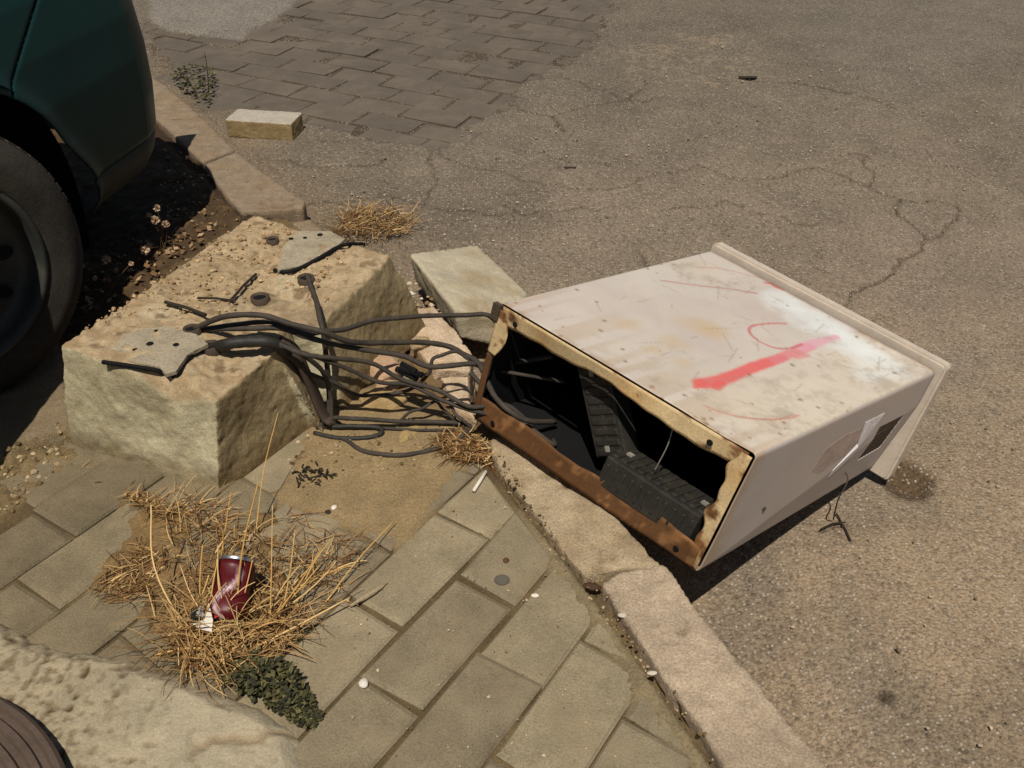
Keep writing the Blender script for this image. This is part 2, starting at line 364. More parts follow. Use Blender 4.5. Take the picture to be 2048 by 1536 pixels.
crk = [([(1475, 157), (1530, 162), (1590, 165), (1640, 172), (1710, 186), (1790, 215)], .011, .014, 1), ([(1640, 335), (1690, 352), (1750, 380), (1800, 398), (1850, 470), (1800, 520), (1750, 570), (1700, 590)], .008, .01, 2),
       ([(1680, 310), (1735, 310), (1750, 345), (1740, 375)], .007, .01, 3), ([(1800, 398), (1880, 400), (1915, 410), (1915, 430), (1850, 480)], .007, .01, 4),
       ([(985, 215), (1030, 210), (1070, 226), (1100, 230), (1130, 262)], .010, .012, 5), ([(1109, 150), (1180, 175), (1240, 200), (1330, 190)], .008, .01, 6),
       ([(1100, 230), (1180, 210), (1260, 200), (1290, 160)], .007, .008, 7), ([(880, 295), (930, 330), (1000, 340), (1090, 370), (1180, 380)], .006, .008, 8),
       ([(560, 320), (640, 335), (700, 328), (760, 325), (770, 315)], .007, .01, 9), ([(560, 415), (640, 402), (700, 400), (770, 388), (820, 400), (900, 420), (1010, 430)], .006, .008, 10),
       ([(1010, 410), (1050, 430), (1110, 425), (1200, 420)], .006, .008, 11), ([(1480, 360), (1560, 355), (1600, 340), (1640, 335)], .006, .008, 12),
       ([(1270, 500), (1290, 530), (1330, 540)], .006, .006, 13), ([(1324, 420), (1390, 415), (1450, 400), (1540, 430), (1640, 445)], .005, .006, 14), ([(1180, 380), (1300, 350), (1390, 330), (1480, 360)], .005, .006, 15),
       ([(860, 290), (870, 350), (850, 400)], .005, .006, 16), ([(1040, 300), (1130, 320), (1220, 330)], .005, .006, 17), ([(1700, 590), (1690, 640), (1740, 680)], .005, .005, 18),
       ([(1850, 300), (1880, 330), (1960, 350)], .005, .005, 19), ([(1010, 200), (940, 245), (880, 295)], .010, .012, 20), ([(640, 280), (760, 285), (880, 297)], .006, .008, 21), ([(330, 62), (480, 84), (520, 55), (600, 5)], .012, .014, 22),
       ([(1640, 1060), (1700, 1045)], .004, .005, 23), ([(1690, 1020), (1700, 1060)], .004, .005, 24)]
for c_ in crk: crack(*c_)
Z = Z-.012*CD; blend(dark*.7, CD*.9)
for (px, py, r) in [(995, 318, .012), (1140, 338, .012), (1510, 212, .012), (1775, 1392, .02), (1560, 330, .01), (700, 330, .012)]:
    q = on_road(px, py); d = np.hypot(X-q[0], Y-q[1]); blend(dark, .8*ss(r, r*.5, d))
Z = np.where(left_of(X, Y, KM) > .02, np.minimum(Z, -.07), Z)
Z = np.where(left_of(X, Y, KM) > .05, -.35, Z)
_rx, _ry, _rz = xs.copy(), ys.copy(), Z.copy()
def road_surf(x, y):
    i = min(max(np.searchsorted(_rx, x), 0), len(_rx)-1); j = min(max(np.searchsorted(_ry, y), 0), len(_ry)-1); return float(_rz[j, i])
road = tag(link('road', grid_mesh(xs, ys, Z, C), M['road'], None, True), kind='structure')
road['label'] = 'cracked dusty grey brown asphalt road'

# old pavers showing where the asphalt has worn away (children of the paving)
pav = empty('old_paving'); tag(pav, 'old grey block paving showing through the worn asphalt', kind='structure')
fa = math.radians(153.5); fl = np.array([math.cos(fa), math.sin(fa)]); fw = np.array([-math.sin(fa), math.cos(fa)])
ref = on_road(752, 254)[:2]; L_, W_ = .255, .137; cnt = 0
pvW = [p[:2] for p in pv]
for r in range(-16, 16):
    off = (r % 2)*L_*.5+RNG.normal(0, .012)
    for k in range(-14, 15):
        c0 = ref+fw*(r*W_)+fl*(k*L_+off); cm = c0+fl*L_/2+fw*W_/2
        if sdist(np.array([cm[0]]), np.array([cm[1]]), pvW)[0] < -.11 or c0[1] > 6.2 or c0[0] < -2.4: continue
        g = .0045+abs(RNG.normal(0, .0015))
        poly = [c0+fl*a+fw*b for a, b in ((g, g), (L_-g, g), (L_-g, W_-g), (g, W_-g))]
        if left_of(np.array([cm[0]]), np.array([cm[1]]), KR)[0] > -.05: continue
        inq = sdist(np.array([cm[0]]), np.array([cm[1]]), pvW)[0] > .03; zc = road_surf(*cm)+.010 if inq else float(road_z(*cm))+.004*0
        gr = ((road_z(c0[0]+.1, c0[1])-road_z(c0[0]-.1, c0[1]))/.2, (road_z(c0[0], c0[1]+.1)-road_z(c0[0], c0[1]-.1))/.2)
        me = poly_block(poly, zc-.06, zc-.005+RNG.normal(0, .0018), .004, (gr[0]+RNG.normal(0, .007), gr[1]+RNG.normal(0, .007)), .005)
        link('paver', me, M['far_paver'], pav); cnt += 1
print('far pavers', cnt)

# ------------------------------------------------------------------ pavement bed (soil, dust, gravelly concrete)
xs = graded(-45, 3, [(-2.1, -1.1, .014), (-1.1, .5, .006)]); ys = graded(-25, 40, [(.55, 2.1, .006), (2.1, 4.2, .012)])
X, Y = np.meshgrid(xs, ys); P3 = np.c_[X.ravel(), Y.ravel(), np.zeros(X.size)]
n1 = fbm(P3, 1.3, 4, 11).reshape(X.shape); n2 = fbm(P3, 9, 4, 12).reshape(X.shape); n3 = fbm(P3, 60, 3, 13).reshape(X.shape); n4 = fbm(P3, 140, 2, 14).reshape(X.shape)
Z = np.full(X.shape, -.0078)+.0035*n2+.0024*n3
C = np.empty(X.shape+(3,)); C[:] = lin(92, 76, 50, .85)
blend(lin(116, 98, 66, .85), ss(-.2, .5, n2))
def zone(pts, soft=.02, nz=.02): return ss(-soft, soft, sdist(X, Y, W(pts))+nz*n2+.006*n3)
soil = zone([(-400, 470), (150, 700), (260, 600), (500, 430), (540, 400), (480, 420), (410, 330), (325, 250), (300, -80), (-900, -80)], .02, .015)
blend(lin(74, 57, 36, .85), soil); Z = Z+soil*(.012+.010*n2+.006*n3)
blend(lin(110, 86, 54, .85), soil*ss(.1, .6, n3+.4*n2)*.6)
z1 = zone([(-300, 760), (0, 745), (110, 670), (130, 720), (150, 860), (60, 890), (0, 930), (-300, 1050)], .012, .008)   # old concrete on the left
blend(lin(128, 112, 86, .85), z1); Z = Z+z1*(.017+.003*n2)
z2 = zone([(-300, 1060), (0, 937), (60, 895), (150, 865), (160, 930), (110, 960), (0, 1040), (-300, 1240)], .01, .015)   # gravel strip
blend(lin(122, 104, 72, .85), z2*ss(-.5, .2, n3)); Z = Z+z2*(.010+.006*n3)
d1 = zone([(450, 1015), (520, 1000), (560, 960), (600, 880), (640, 800), (700, 770), (830, 760), (960, 840), (985, 900), (940, 945), (880, 1020), (840, 1085), (805, 1100), (765, 1092), (540, 1006)], .03, .03)  # dust round the base
blend(lin(148, 126, 90, .85), d1*.92); Z = np.maximum(Z, np.where(d1 > .02, -.014+.0190*d1+.0016*n2+.0008*n3, -1))
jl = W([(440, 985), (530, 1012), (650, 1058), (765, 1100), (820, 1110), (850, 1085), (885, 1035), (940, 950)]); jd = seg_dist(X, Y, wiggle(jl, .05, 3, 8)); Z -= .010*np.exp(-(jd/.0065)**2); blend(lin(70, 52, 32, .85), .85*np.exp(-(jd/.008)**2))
d2 = zone([(130, 930), (250, 985), (330, 1020), (440, 1060), (520, 1010), (620, 1080), (730, 1110), (715, 1180), (660, 1230), (610, 1290), (640, 1450), (520, 1420), (320, 1310), (290, 1250), (250, 1230), (190, 1190), (215, 1120), (280, 1060)], .03, .03)   # straw dirt
d2 = d2*ss(-.4, .3, n2+.6*n3); blend(lin(134, 108, 70, .85), d2*.9); Z = np.maximum(Z, np.where(d2 > .02, -.014+.0185*d2+.004*n2+.002*n3, -1))
blend(lin(72, 50, 30, .85), d2*ss(.15, .6, n3)*.5)
d3 = zone([(690, 760), (780, 520), (830, 560), (920, 640), (800, 640), (850, 740), (940, 800), (960, 860), (800, 800)], .03, .03)
blend(lin(122, 96, 62, .85), d3*.8)
d4 = zone([(880, 880), (1000, 870), (1010, 930), (960, 930), (900, 925)], .02, .02); blend(lin(108, 72, 34, .85), d4*.9); Z = np.maximum(Z, np.where(d4 > .02, -.014+.018*d4+.004*n3, -1))
ke = left_of(X, Y, KL); mort = ss(.05, .0, ke+.03*n2)*ss(-.03, 0, ke)*ss(1.35, 1.2, Y)
blend(lin(138, 122, 92, .85), mort*.9); Z = np.maximum(Z, np.where(mort > .05, -.012+.0135*mort+.0025*n3+.0015*n4, -1))
ce = ss(.045, .012, np.abs(ke-.006+.01*n2)); Z = np.where(Y > 2.2, Z-.022*ce, Z); blend(lin(58, 42, 26, .85), ce*ss(2.1, 2.3, Y)*.85)
Z = np.where(ke < -.012, np.minimum(Z, -.034), Z)
kk = left_of(X, Y, KM); Xc = (kk[:-1, :-1]+kk[1:, 1:])/2
bed = tag(link('pavement_bed', grid_mesh(xs, ys, Z, C, keep=Xc > -.01), M['bed'], None, True), 'dusty soil and mortar bed under the pavement', kind='structure')
def bed_z(x, y):
    i = min(max(np.searchsorted(xs, x), 0), len(xs)-1); j = min(max(np.searchsorted(ys, y), 0), len(ys)-1); return float(Z[j, i])

# ------------------------------------------------------------------ pavement pavers
pavement = empty('pavement'); tag(pavement, 'pavement of weathered concrete pavers beside the kerb', kind='structure')
a = math.radians(56); ra = np.array([math.cos(a), math.sin(a)]); ca = np.array([-math.sin(a), math.cos(a)])
RW = .1237; A0 = .338; PL = .247; joints = {-1: .79, 0: .88, 1: .77, 2: .63, 3: .737, 4: .86, 5: .72, 6: .60, 7: .70, 8: .57}
soilW = W([(-400, 470), (-300, 1240), (0, 1042), (130, 945), (150, 860), (110, 670), (260, 600), (500, 430), (540, 400), (480, 420), (410, 330), (325, 250), (300, -80), (-900, -80)])
patchW = W([(-300, 1255), (0, 1232), (60, 1268), (130, 1290), (270, 1312), (400, 1360), (520, 1410), (600, 1460), (612, 1500), (600, 1640), (-300, 1640)])
cnt = 0
for r in range(-7, 11):
    j0 = joints.get(r, .7+.12*(r % 2))
    for k in range(-5, 6):
        g = .0026
        c0 = ca*(A0+r*RW)+ra*(j0+k*PL)
        jg = RNG.normal(0, .0016, 4)
        poly = [tuple(c0+ra*(g+jg[0])+ca*g), tuple(c0+ra*(PL-g+jg[1])+ca*g), tuple(c0+ra*(PL-g+jg[2])+ca*(RW-g)), tuple(c0+ra*(g+jg[3])+ca*(RW-g))]
        poly = poly[::1]
        cx, cy = np.mean(poly, 0)
        if cy < .35 or cy > 2.2 or cx < -1.4: continue
        if left_of(np.array([cx]), np.array([cy]), KL)[0] < -.1: continue
        s = sdist(np.array([cx]), np.array([cy]), soilW)[0]
        if s > .02: continue
        if sdist(np.array([cx]), np.array([cy]), patchW)[0] > .13: continue
        for q1, q2 in zip(KL[:-1], KL[1:]):
            if min(q1[1], q2[1])-.15 < cy < max(q1[1], q2[1])+.15:
                d = q2-q1; nrm = np.array([d[1], -d[0]])/np.linalg.norm(d)
                if len(poly) > 2: poly = clip_half(poly, q1+nrm*.004, nrm)
        if area(poly) < .0012: continue
        me = poly_block(poly, -.06, 0.0+RNG.normal(0, .0012), .0042, RNG.normal(0, .008, 2), .0024)
        link('paver', me, M['paver_dark'] if cx+.2*cy < -.28 else M['paver'], pavement); cnt += 1
print('near pavers', cnt)

# ------------------------------------------------------------------ kerb stones
kerb = empty('kerb'); tag(kerb, 'worn stone kerb between the pavement and the road', kind='structure')
def kcol(main, alt, edge):
    def f(co, no, d):
        t = ss(-.4, .5, fbm(co, 14, 3, 31)); c = mixc(np.array(main)[None].repeat(len(co), 0), np.array(alt)[None].repeat(len(co), 0), t)
        c = mixc(c, np.array(edge)[None].repeat(len(co), 0), .7*ss(.35, .7, vnoise(co, 26, 8))*ss(-.002, -.006, d)); return c
    return f
def kerb_stone(poly, z0, z1, cols, voxel=.007, seed=0, amp=1):
    V, F = prism(poly, z0-.06, z1)
    me = rough_solid(V, F, voxel, ((7, .008*amp), (28, .004*amp), (90, .0025*amp)), kcol(*cols), (55, .004), seed)
    return link('kerb_stone', me, M['kerb'], kerb, True)
gy = (lin(142, 124, 102, .86), lin(140, 120, 94, .86), lin(92, 74, 50, .8))
pk = (lin(178, 158, 133, .88), lin(163, 144, 120, .88), lin(134, 114, 88, .8))
tn = (lin(173, 154, 124, .88), lin(156, 136, 106, .88), lin(124, 102, 70, .8))
kerb_stone(W([(300, 150), (334, 172), (395, 225), (455, 285), (470, 300), (405, 325), (325, 250), (280, 215)]), -.25, .004, gy, .009, 1, .5)
kerb_stone(W([(472, 303), (540, 355), (612, 402), (606, 416), (560, 420), (484, 424), (455, 395), (408, 329)]), -.25, .0, gy, .008, 2, .5)
kerb_stone([(-1.40, 3.66), (-1.72, 4.2), (-1.85, 4.12), (-1.50, 3.55)], -.25, 0, gy, .014, 3)
kerb_stone([tuple(p) for p in ((-.60, 2.57), (-.30, 2.16), (-.42, 2.07), (-.74, 2.50))], -.3, -.045, gy, .010, 4, 1.4)
K3 = kerb_stone(W([(802, 612), (868, 607), (905, 650), (948, 700), (940, 738), (868, 735), (806, 662)]), -.25, -.004, (lin(204, 180, 150, .86), lin(190, 164, 132, .86), lin(130, 106, 76, .8)), .006, 5, 1.1)
kerb_stone(W([(874, 742), (942, 742), (940, 792), (955, 830), (905, 800)]), -.25, -.012, (lin(204, 180, 150, .86), lin(190, 164, 132, .86), lin(130, 106, 76, .8)), .006, 6, 1.1)
k4 = [(-.045, 1.50), (.06, 1.527), (.17, 1.33), (.262, 1.143), (.205, 1.15), (.125, 1.128), (.085, 1.20), (.035, 1.30), (-.02, 1.40)]
kerb_stone(k4, -.26, -.010, tn, .006, 7)
kerb_stone(W([(1326, 1132), (1640, 1520), (1800, 1720), (1600, 1720), (1452, 1536), (1392, 1440), (1322, 1350), (1268, 1260), (1202, 1166), (1240, 1144)]), -.26, .002, pk, .006, 8, .6)
for k in range(3):
    p = np.array([.62, .36])+np.array([.16, -.385])*k*.8; d = np.array([.16, -.385])
    kerb_stone([tuple(p), tuple(p+d*.77), tuple(p+d*.77+np.array([-.14, -.06])), tuple(p+np.array([-.14, -.06]))], -.26, 0, pk, .014, 20+k)

# pale concrete patch at the front left
patch_xs = np.arange(-.85, .0, .003); patch_ys = np.arange(.55, 1.12, .003)
Xp, Yp = np.meshgrid(patch_xs, patch_ys); Pp = np.c_[Xp.ravel(), Yp.ravel(), np.zeros(Xp.size)]
m2 = fbm(Pp, 8, 4, 41).reshape(Xp.shape); m3 = fbm(Pp, 55, 3, 42).reshape(Xp.shape); m4 = fbm(Pp, 105, 2, 43).reshape(Xp.shape)
pd = sdist(Xp, Yp, patchW)+.008*m2+.003*m3
rough = ss(.1, -.1, sdist(Xp, Yp, W([(330, 1330), (640, 1420), (640, 1640), (200, 1640), (240, 1440)]))+.08*m2)
Zp = -.02+.038*np.sqrt(np.clip(pd/.035, 0, 1))+.0012*m2+m3*(.0005+.0008*rough)+.0017*rough*m4+.0004*m4
pit = ss(.70, .86, vnoise(Pp, 85, 44).reshape(Xp.shape)); Zp -= .004*pit*(.25+.75*rough)*ss(.01, .03, pd)
gro = seg_dist(Xp, Yp, wiggle(W([(640-250, 1520), (470, 1490), (540, 1478), (600, 1470)]), .08, 3, 3)); Zp -= .004*np.exp(-(gro/.006)**2)
Cp = np.empty(Xp.shape+(3,)); Cp[:] = lin(170, 157, 130, .86)
t = np.clip(rough*.75+.2*m2, 0, 1)[..., None]; Cp = Cp*(1-t)+np.array(lin(156, 142, 114, .86))*t
t = np.clip(.55*ss(.0, -.5, m4)*rough+.55*pit*(.35+.65*rough), 0, 1)[..., None]; Cp = Cp*(1-t)+np.array(lin(92, 72, 44, .8))*t
t = np.clip(.5*np.exp(-(gro/.007)**2), 0, 1)[..., None]; Cp = Cp*(1-t)+np.array(lin(120, 88, 52, .8))*t
kq = (pd[:-1, :-1]+pd[1:, 1:])/2 > -.004
tag(link('concrete_patch', grid_mesh(patch_xs, patch_ys, Zp, Cp, keep=kq), M['conc'], None, True), 'pale pitted concrete patch poured over the pavers at the front', kind='structure')

# ------------------------------------------------------------------ concrete base (the old plinth of the cabinet)
def top(px, py, z): return tuple(on_plane(px, py, z))
T_ = {k: np.array(top(*v)) for k, v in dict(left=(118, 688, .245), ch0=(250, 737, .232), chip=(352, 806, .172), front=(432, 800, .190), fr=(552, 702, .205), n1=(560, 690, .20), n2=(575, 648, .195), n3=(640, 652, .185), right=(783, 508, .205), rb=(690, 486, .21), mid=(610, 462, .20), back=(505, 428, .205), bl=(330, 548, .225)).items()}
b_ = {k: np.array(on_plane(*v, -.02)) for k, v in dict(left=(140, 905), ch0=(250, 938), chip=(345, 970), front=(438, 1002), fr=(628, 872)).items()}
b_['n1'] = np.array([-.372, 1.50, -.02]); b_['n2'] = np.array([-.49, 1.62, -.02]); b_['n3'] = np.array(on_plane(694, 838, -.02)); b_['right'] = np.array([-.20, 1.93, -.02])
b_['rb'] = np.array([-.33, 2.06, -.02]); b_['mid'] = np.array([-.45, 2.12, -.02]); b_['back'] = np.array([-.64, 2.20, -.02]); b_['bl'] = np.array([-.80, 1.80, -.02])
names = ['left', 'ch0', 'chip', 'front', 'fr', 'n1', 'n2', 'n3', 'right', 'rb', 'mid', 'back', 'bl']; n = len(names)
V = [b_[k] for k in names]+[T_[k] for k in names]+[np.array([-.55, 1.78, .205])]
V += [np.array(top(340, 742, .222))]
F = [tuple(range(n))[::-1]]+[(k, (k+1) % n, n+(k+1) % n, n+k) for k in range(n)]+[(n+k, n+(k+1) % n, 2*n) for k in range(n) if k not in (1, 2)]+[(n+1, n+2, 2*n+1), (n+2, n+3, 2*n+1), (n+1, 2*n+1, 2*n), (2*n+1, n+3, 2*n)]
ridge = [np.array(top(118, 690, .245))[:2], np.array(top(432, 800, .195))[:2]]
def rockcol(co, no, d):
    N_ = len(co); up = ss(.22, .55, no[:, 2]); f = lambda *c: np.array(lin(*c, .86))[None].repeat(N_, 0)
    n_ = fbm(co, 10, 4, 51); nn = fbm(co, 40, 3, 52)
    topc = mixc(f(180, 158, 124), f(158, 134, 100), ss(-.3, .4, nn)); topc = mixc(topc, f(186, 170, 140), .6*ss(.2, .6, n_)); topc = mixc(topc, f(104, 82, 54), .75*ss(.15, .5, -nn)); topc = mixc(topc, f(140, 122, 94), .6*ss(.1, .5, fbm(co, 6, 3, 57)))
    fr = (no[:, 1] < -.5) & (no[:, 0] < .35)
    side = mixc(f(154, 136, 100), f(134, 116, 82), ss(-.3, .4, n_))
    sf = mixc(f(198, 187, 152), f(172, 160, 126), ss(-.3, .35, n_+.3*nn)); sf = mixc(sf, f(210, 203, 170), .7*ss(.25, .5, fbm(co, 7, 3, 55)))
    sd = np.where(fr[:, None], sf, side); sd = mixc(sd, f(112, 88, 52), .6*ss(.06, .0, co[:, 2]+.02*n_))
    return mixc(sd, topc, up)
basl = empty('concrete_base', (-.55, 1.75, 0)); tag(basl, 'broken rough concrete block with cables coming out of its top', 'concrete block')
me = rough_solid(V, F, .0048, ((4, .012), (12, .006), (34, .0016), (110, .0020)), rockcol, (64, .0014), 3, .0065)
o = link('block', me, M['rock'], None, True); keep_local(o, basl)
BLOCK = o
bco = np.empty(len(me.vertices)*3, np.float32); me.vertices.foreach_get('co', bco); bco = bco.reshape(-1, 3)
def block_top(x, y):
    d = np.hypot(bco[:, 0]-x, bco[:, 1]-y); q = bco[d < .012]; return float(q[:, 2].max()) if len(q) else .2
def on_block(px, py, h=0):
    z = .205
    for _ in range(6):
        p = on_plane(px, py, z); z = block_top(p[0], p[1])+h
    return np.array([*on_plane(px, py, z)[:2], z])
def plate(pts, holes, z_off=.008):
    Q = [on_block(*p) for p in pts]; zm = float(np.median([q[2] for q in Q]))+z_off
    Q = [np.array(top(*p, zm)) for p in pts]
    V, F = prism([q[:2] for q in Q], zm-.007, zm)
    ob = link('mounting_plate', mesh_py(V, F), M['metal']); keep_local(ob, basl)
    for hx_, hy_, r in holes:
        c = top(hx_, hy_, zm); mb = MB(); th = np.linspace(0, 2*math.pi, 11)[:-1]
        mb.add([(c[0]+r*math.cos(t), c[1]+r*math.sin(t), zm+.0012) for t in th], [tuple(range(10))])
        h = mb.build('bolt_hole', M['black']); keep_local(h, basl)
plate([(205, 712), (318, 734), (332, 748), (352, 742), (376, 708), (416, 688), (392, 668), (330, 652), (250, 662)], [(300, 688, .007), (270, 700, .005), (352, 690, .006), (312, 662, .004)])
plate([(555, 541), (598, 533), (640, 511), (676, 490), (690, 478), (660, 462), (596, 462), (566, 492)], [(582, 478, .006), (640, 470, .007), (610, 476, .005)])
def gap_shade(pts):  # black tube standing in for the shade in the gap under a plate
    P = spline([on_block(*p, .004) for p in pts], 6); V, F = tube_data(P, .0042, 6); mb = MB(); mb.add(V, F); ob = mb.build('gap_shade_strip', M['black'], None, True); keep_local(ob, basl)
gap_shade([(205, 724), (262, 732), (318, 742), (334, 756), (352, 750), (366, 728), (384, 708), (408, 698)])
gap_shade([(548, 540), (572, 544), (600, 536), (640, 515), (676, 494), (700, 488), (728, 488)])
def conduit_hole(px, py, r):
    c = on_block(px, py, .003); mb = MB(); th = np.linspace(0, 2*math.pi, 17)[:-1]
    V = []; F = []
    for rr, zz in ((r*1.35, -.012), (r*1.3, .005), (r, .006), (r*.95, -.002)):
        V += [(c[0]+rr*math.cos(t), c[1]+rr*math.sin(t)*.95, c[2]+zz) for t in th]
    for k in range(3):
        for s in range(16): F.append((k*16+s, k*16+(s+1) % 16, k*16+16+(s+1) % 16, k*16+16+s))
    mb.add(V, F); ob = mb.build('conduit_end', M['conduit'], None, True); keep_local(ob, basl)
    mb = MB(); mb.add([(c[0]+r*math.cos(t), c[1]+r*math.sin(t), c[2]+.0005) for t in th], [tuple(range(16))]); h = mb.build('conduit_bore', M['black']); keep_local(h, basl)
    return c
H1 = conduit_hole(384, 660, .013); H2 = conduit_hole(420, 694, .015); H3 = conduit_hole(612, 558, .014); H4 = conduit_hole(520, 597, .015); conduit_hole(545, 481, .011)
for p, q, r in (((330, 604), (412, 630), .0035), ((462, 600), (512, 548), .003), ((395, 596), (470, 602), .0025)):
    A_, B_ = on_block(*p, .006), on_block(*q, .006); V, F = tube_data([A_, (A_+B_)/2+np.array([0, 0, .003]), B_], r, 6)
    mb = MB(); mb.add(V, F); ob = mb.build('rebar_stub', M['twig']); keep_local(ob, basl)

# ------------------------------------------------------------------ pebble scatter helper
def pebble_data(c, r, rg):
    ph = (1+5**.5)/2
    V = np.array([(-1, ph, 0), (1, ph, 0), (-1, -ph, 0), (1, -ph, 0), (0, -1, ph), (0, 1, ph), (0, -1, -ph), (0, 1, -ph), (ph, 0, -1), (ph, 0, 1), (-ph, 0, -1), (-ph, 0, 1)])/1.9
    F = [(0, 11, 5), (0, 5, 1), (0, 1, 7), (0, 7, 10), (0, 10, 11), (1, 5, 9), (5, 11, 4), (11, 10, 2), (10, 7, 6), (7, 1, 8), (3, 9, 4), (3, 4, 2), (3, 2, 6), (3, 6, 8), (3, 8, 9), (4, 9, 5), (2, 4, 11), (6, 2, 10), (8, 6, 7), (9, 8, 1)]
    V = V*(1+rg.normal(0, .16, V.shape)); a_ = rg.uniform(0, 6.3); R_ = np.array([[math.cos(a_), -math.sin(a_), 0], [math.sin(a_), math.cos(a_), 0], [0, 0, 1]])
    V = (V*np.array([1, rg.uniform(.6, 1), rg.uniform(.4, .75)]))@R_.T*r+np.asarray(c); return V, F
class Colored:
    def __init__(s): s.V = []; s.F = []; s.C = []
    def add(s, V, F, c):
        k = len(s.V); s.V += [tuple(v) for v in V]; s.F += [tuple(i+k for i in f) for f in F]; s.C += [c]*len(V)
    def build(s, name, mat, smooth=False):
        me = mesh_py(s.V, s.F); set_col(me, np.array(s.C)); return link(name, me, mat, None, smooth)
def scatter(poly, nn, rmin, rmax, cols, cb, zf, rg):
    Q = np.array([p[:2] for p in poly]); lo, hi = Q.min(0), Q.max(0); c = 0
    for _ in range(nn*6):
        p = rg.uniform(lo, hi)
        if not inside(np.array([p[0]]), np.array([p[1]]), poly)[0]: continue
        r = rmin*(rmax/rmin)**(rg.random()**2.2); V, F = pebble_data((p[0], p[1], zf(*p)+r*.25), r, rg)
        k = cols[rg.integers(len(cols))]; cb.add(V, F, tuple(np.array(k)*rg.uniform(.75, 1.2))); c += 1
        if c >= nn: break
rg = np.random.default_rng(5)
grit_cols = [lin(150, 128, 92, .86), lin(120, 98, 64, .86), lin(178, 156, 122, .86), lin(88, 66, 40, .86)]
cb = Colored()
scatter(W([(140, 620), (250, 560), (520, 425), (480, 415), (300, 440), (150, 540), (90, 640), (100, 690)]), 380, .0025, .009, [lin(122, 96, 62, .86), lin(84, 60, 36, .86), lin(150, 122, 86, .86), lin(54, 40, 26, .86)], cb, bed_z, rg)
scatter(W([(300, 440), (480, 420), (405, 325), (320, 270), (330, 350)]), 160, .003, .008, grit_cols, cb, bed_z, rg)
scatter(W([(-40, 945), (130, 850), (160, 930), (-40, 1060)]), 240, .002, .008, grit_cols, cb, bed_z, rg)
scatter(W([(560, 880), (700, 860), (960, 820), (980, 900), (900, 930), (720, 960), (600, 1000)]), 170, .002, .007, grit_cols, cb, bed_z, rg)
scatter(W([(1140, 1130), (1200, 1150), (1290, 1250), (1420, 1440), (1480, 1536), (1440, 1536), (1290, 1350), (1200, 1230)]), 110, .0015, .005, [lin(176, 158, 122, .86), lin(150, 130, 96, .86), lin(110, 92, 62, .86)], cb, lambda x, y: max(bed_z(x, y), -.004), rg)
scatter(W([(1000, 900), (1060, 990), (1160, 1140), (1130, 1150), (1030, 1000), (970, 930)]), 80, .0015, .005, grit_cols, cb, lambda x, y: max(bed_z(x, y), -.004), rg)
scatter(W([(640, 1050), (960, 950), (1100, 1130), (1250, 1330), (1400, 1536), (700, 1536), (640, 1300)]), 150, .0012, .0035, [lin(190, 172, 136, .86), lin(140, 118, 80, .86)], cb, lambda x, y: .001, rg)
scatter(W([(760, 520), (830, 545), (900, 620), (800, 615), (775, 600)]), 120, .003, .012, [lin(170, 146, 110, .86), lin(130, 100, 64, .86), lin(206, 190, 160, .86)], cb, lambda x, y: -.03, rg)
tag(cb.build('grit', M['straw']), 'grit and crumbs of mortar lying over the ground', None, kind='stuff')
cb = Colored()
scatter(W([(150, 680), (330, 540), (520, 430), (700, 480), (640, 620), (560, 560), (430, 640), (300, 640)], .21), 900, .0015, .0065, [lin(188, 160, 120, .86), lin(172, 142, 102, .86), lin(150, 122, 84, .86)], cb, lambda x, y: block_top(x, y)-.0025, rg)
o = cb.build('mortar_rubble', M['straw']); o['kind'] = 'stuff'; keep_local(o, basl)
cb = Colored()                                               # loose stone chips on the road
scatter(WR([(900, 280), (1500, 60), (2048, 200), (2048, 1500), (1700, 1500), (1450, 1260), (1900, 980), (1900, 700), (1400, 470), (1000, 560), (640, 460), (620, 330)]), 620, .0018, .006, [lin(172, 152, 122, .86), lin(120, 102, 76, .86), lin(188, 166, 136, .86)], cb, lambda x, y: float(road_z(x, y))+.003, rg)
tag(cb.build('road_chips', M['straw']), 'loose stone chips scattered over the road', None, kind='stuff')

# ------------------------------------------------------------------ the fallen street cabinet
CV = np.array([.4705, .3914, -.1196]); CU = np.array([.4059, -.3818, -.0494]); CWv = np.array([.0595, .0207, .2611])   # racked box: along, across, up
LV, LU, LW = [float(np.linalg.norm(q)) for q in (CV, CU, CWv)]; CV = CV/LV; CU = CU/LU; CWv = CWv/LW
D0 = np.array([-.081, 1.533, .024])
OU = CU; OV = CV-OU*(OU@CV); OV = OV/np.linalg.norm(OV); OW = np.cross(OU, OV)
cab = empty('street_cabinet', D0); cab.rotation_mode = 'QUATERNION'
cab.rotation_quaternion = Matrix(np.c_[OU, OV, OW].tolist()).to_quaternion()   # x across, y along, z up
tag(cab, 'fallen cream metal street cabinet with red paint scrawls, its rusty open bottom facing the cables', 'utility cabinet')
R3 = np.c_[CV, CU, CWv]; R3I = np.linalg.inv(R3)
def cab_local(p): return R3I@(np.asarray(p)-D0)
def on_top_panel(px, py):
    d = view_dir(px, py); o_ = R3I@(np.array([0, 0, CAM_H])-D0); dl = R3I@d; t = (LW-o_[2])/dl[2]; q = o_+dl*t; return q[:2]
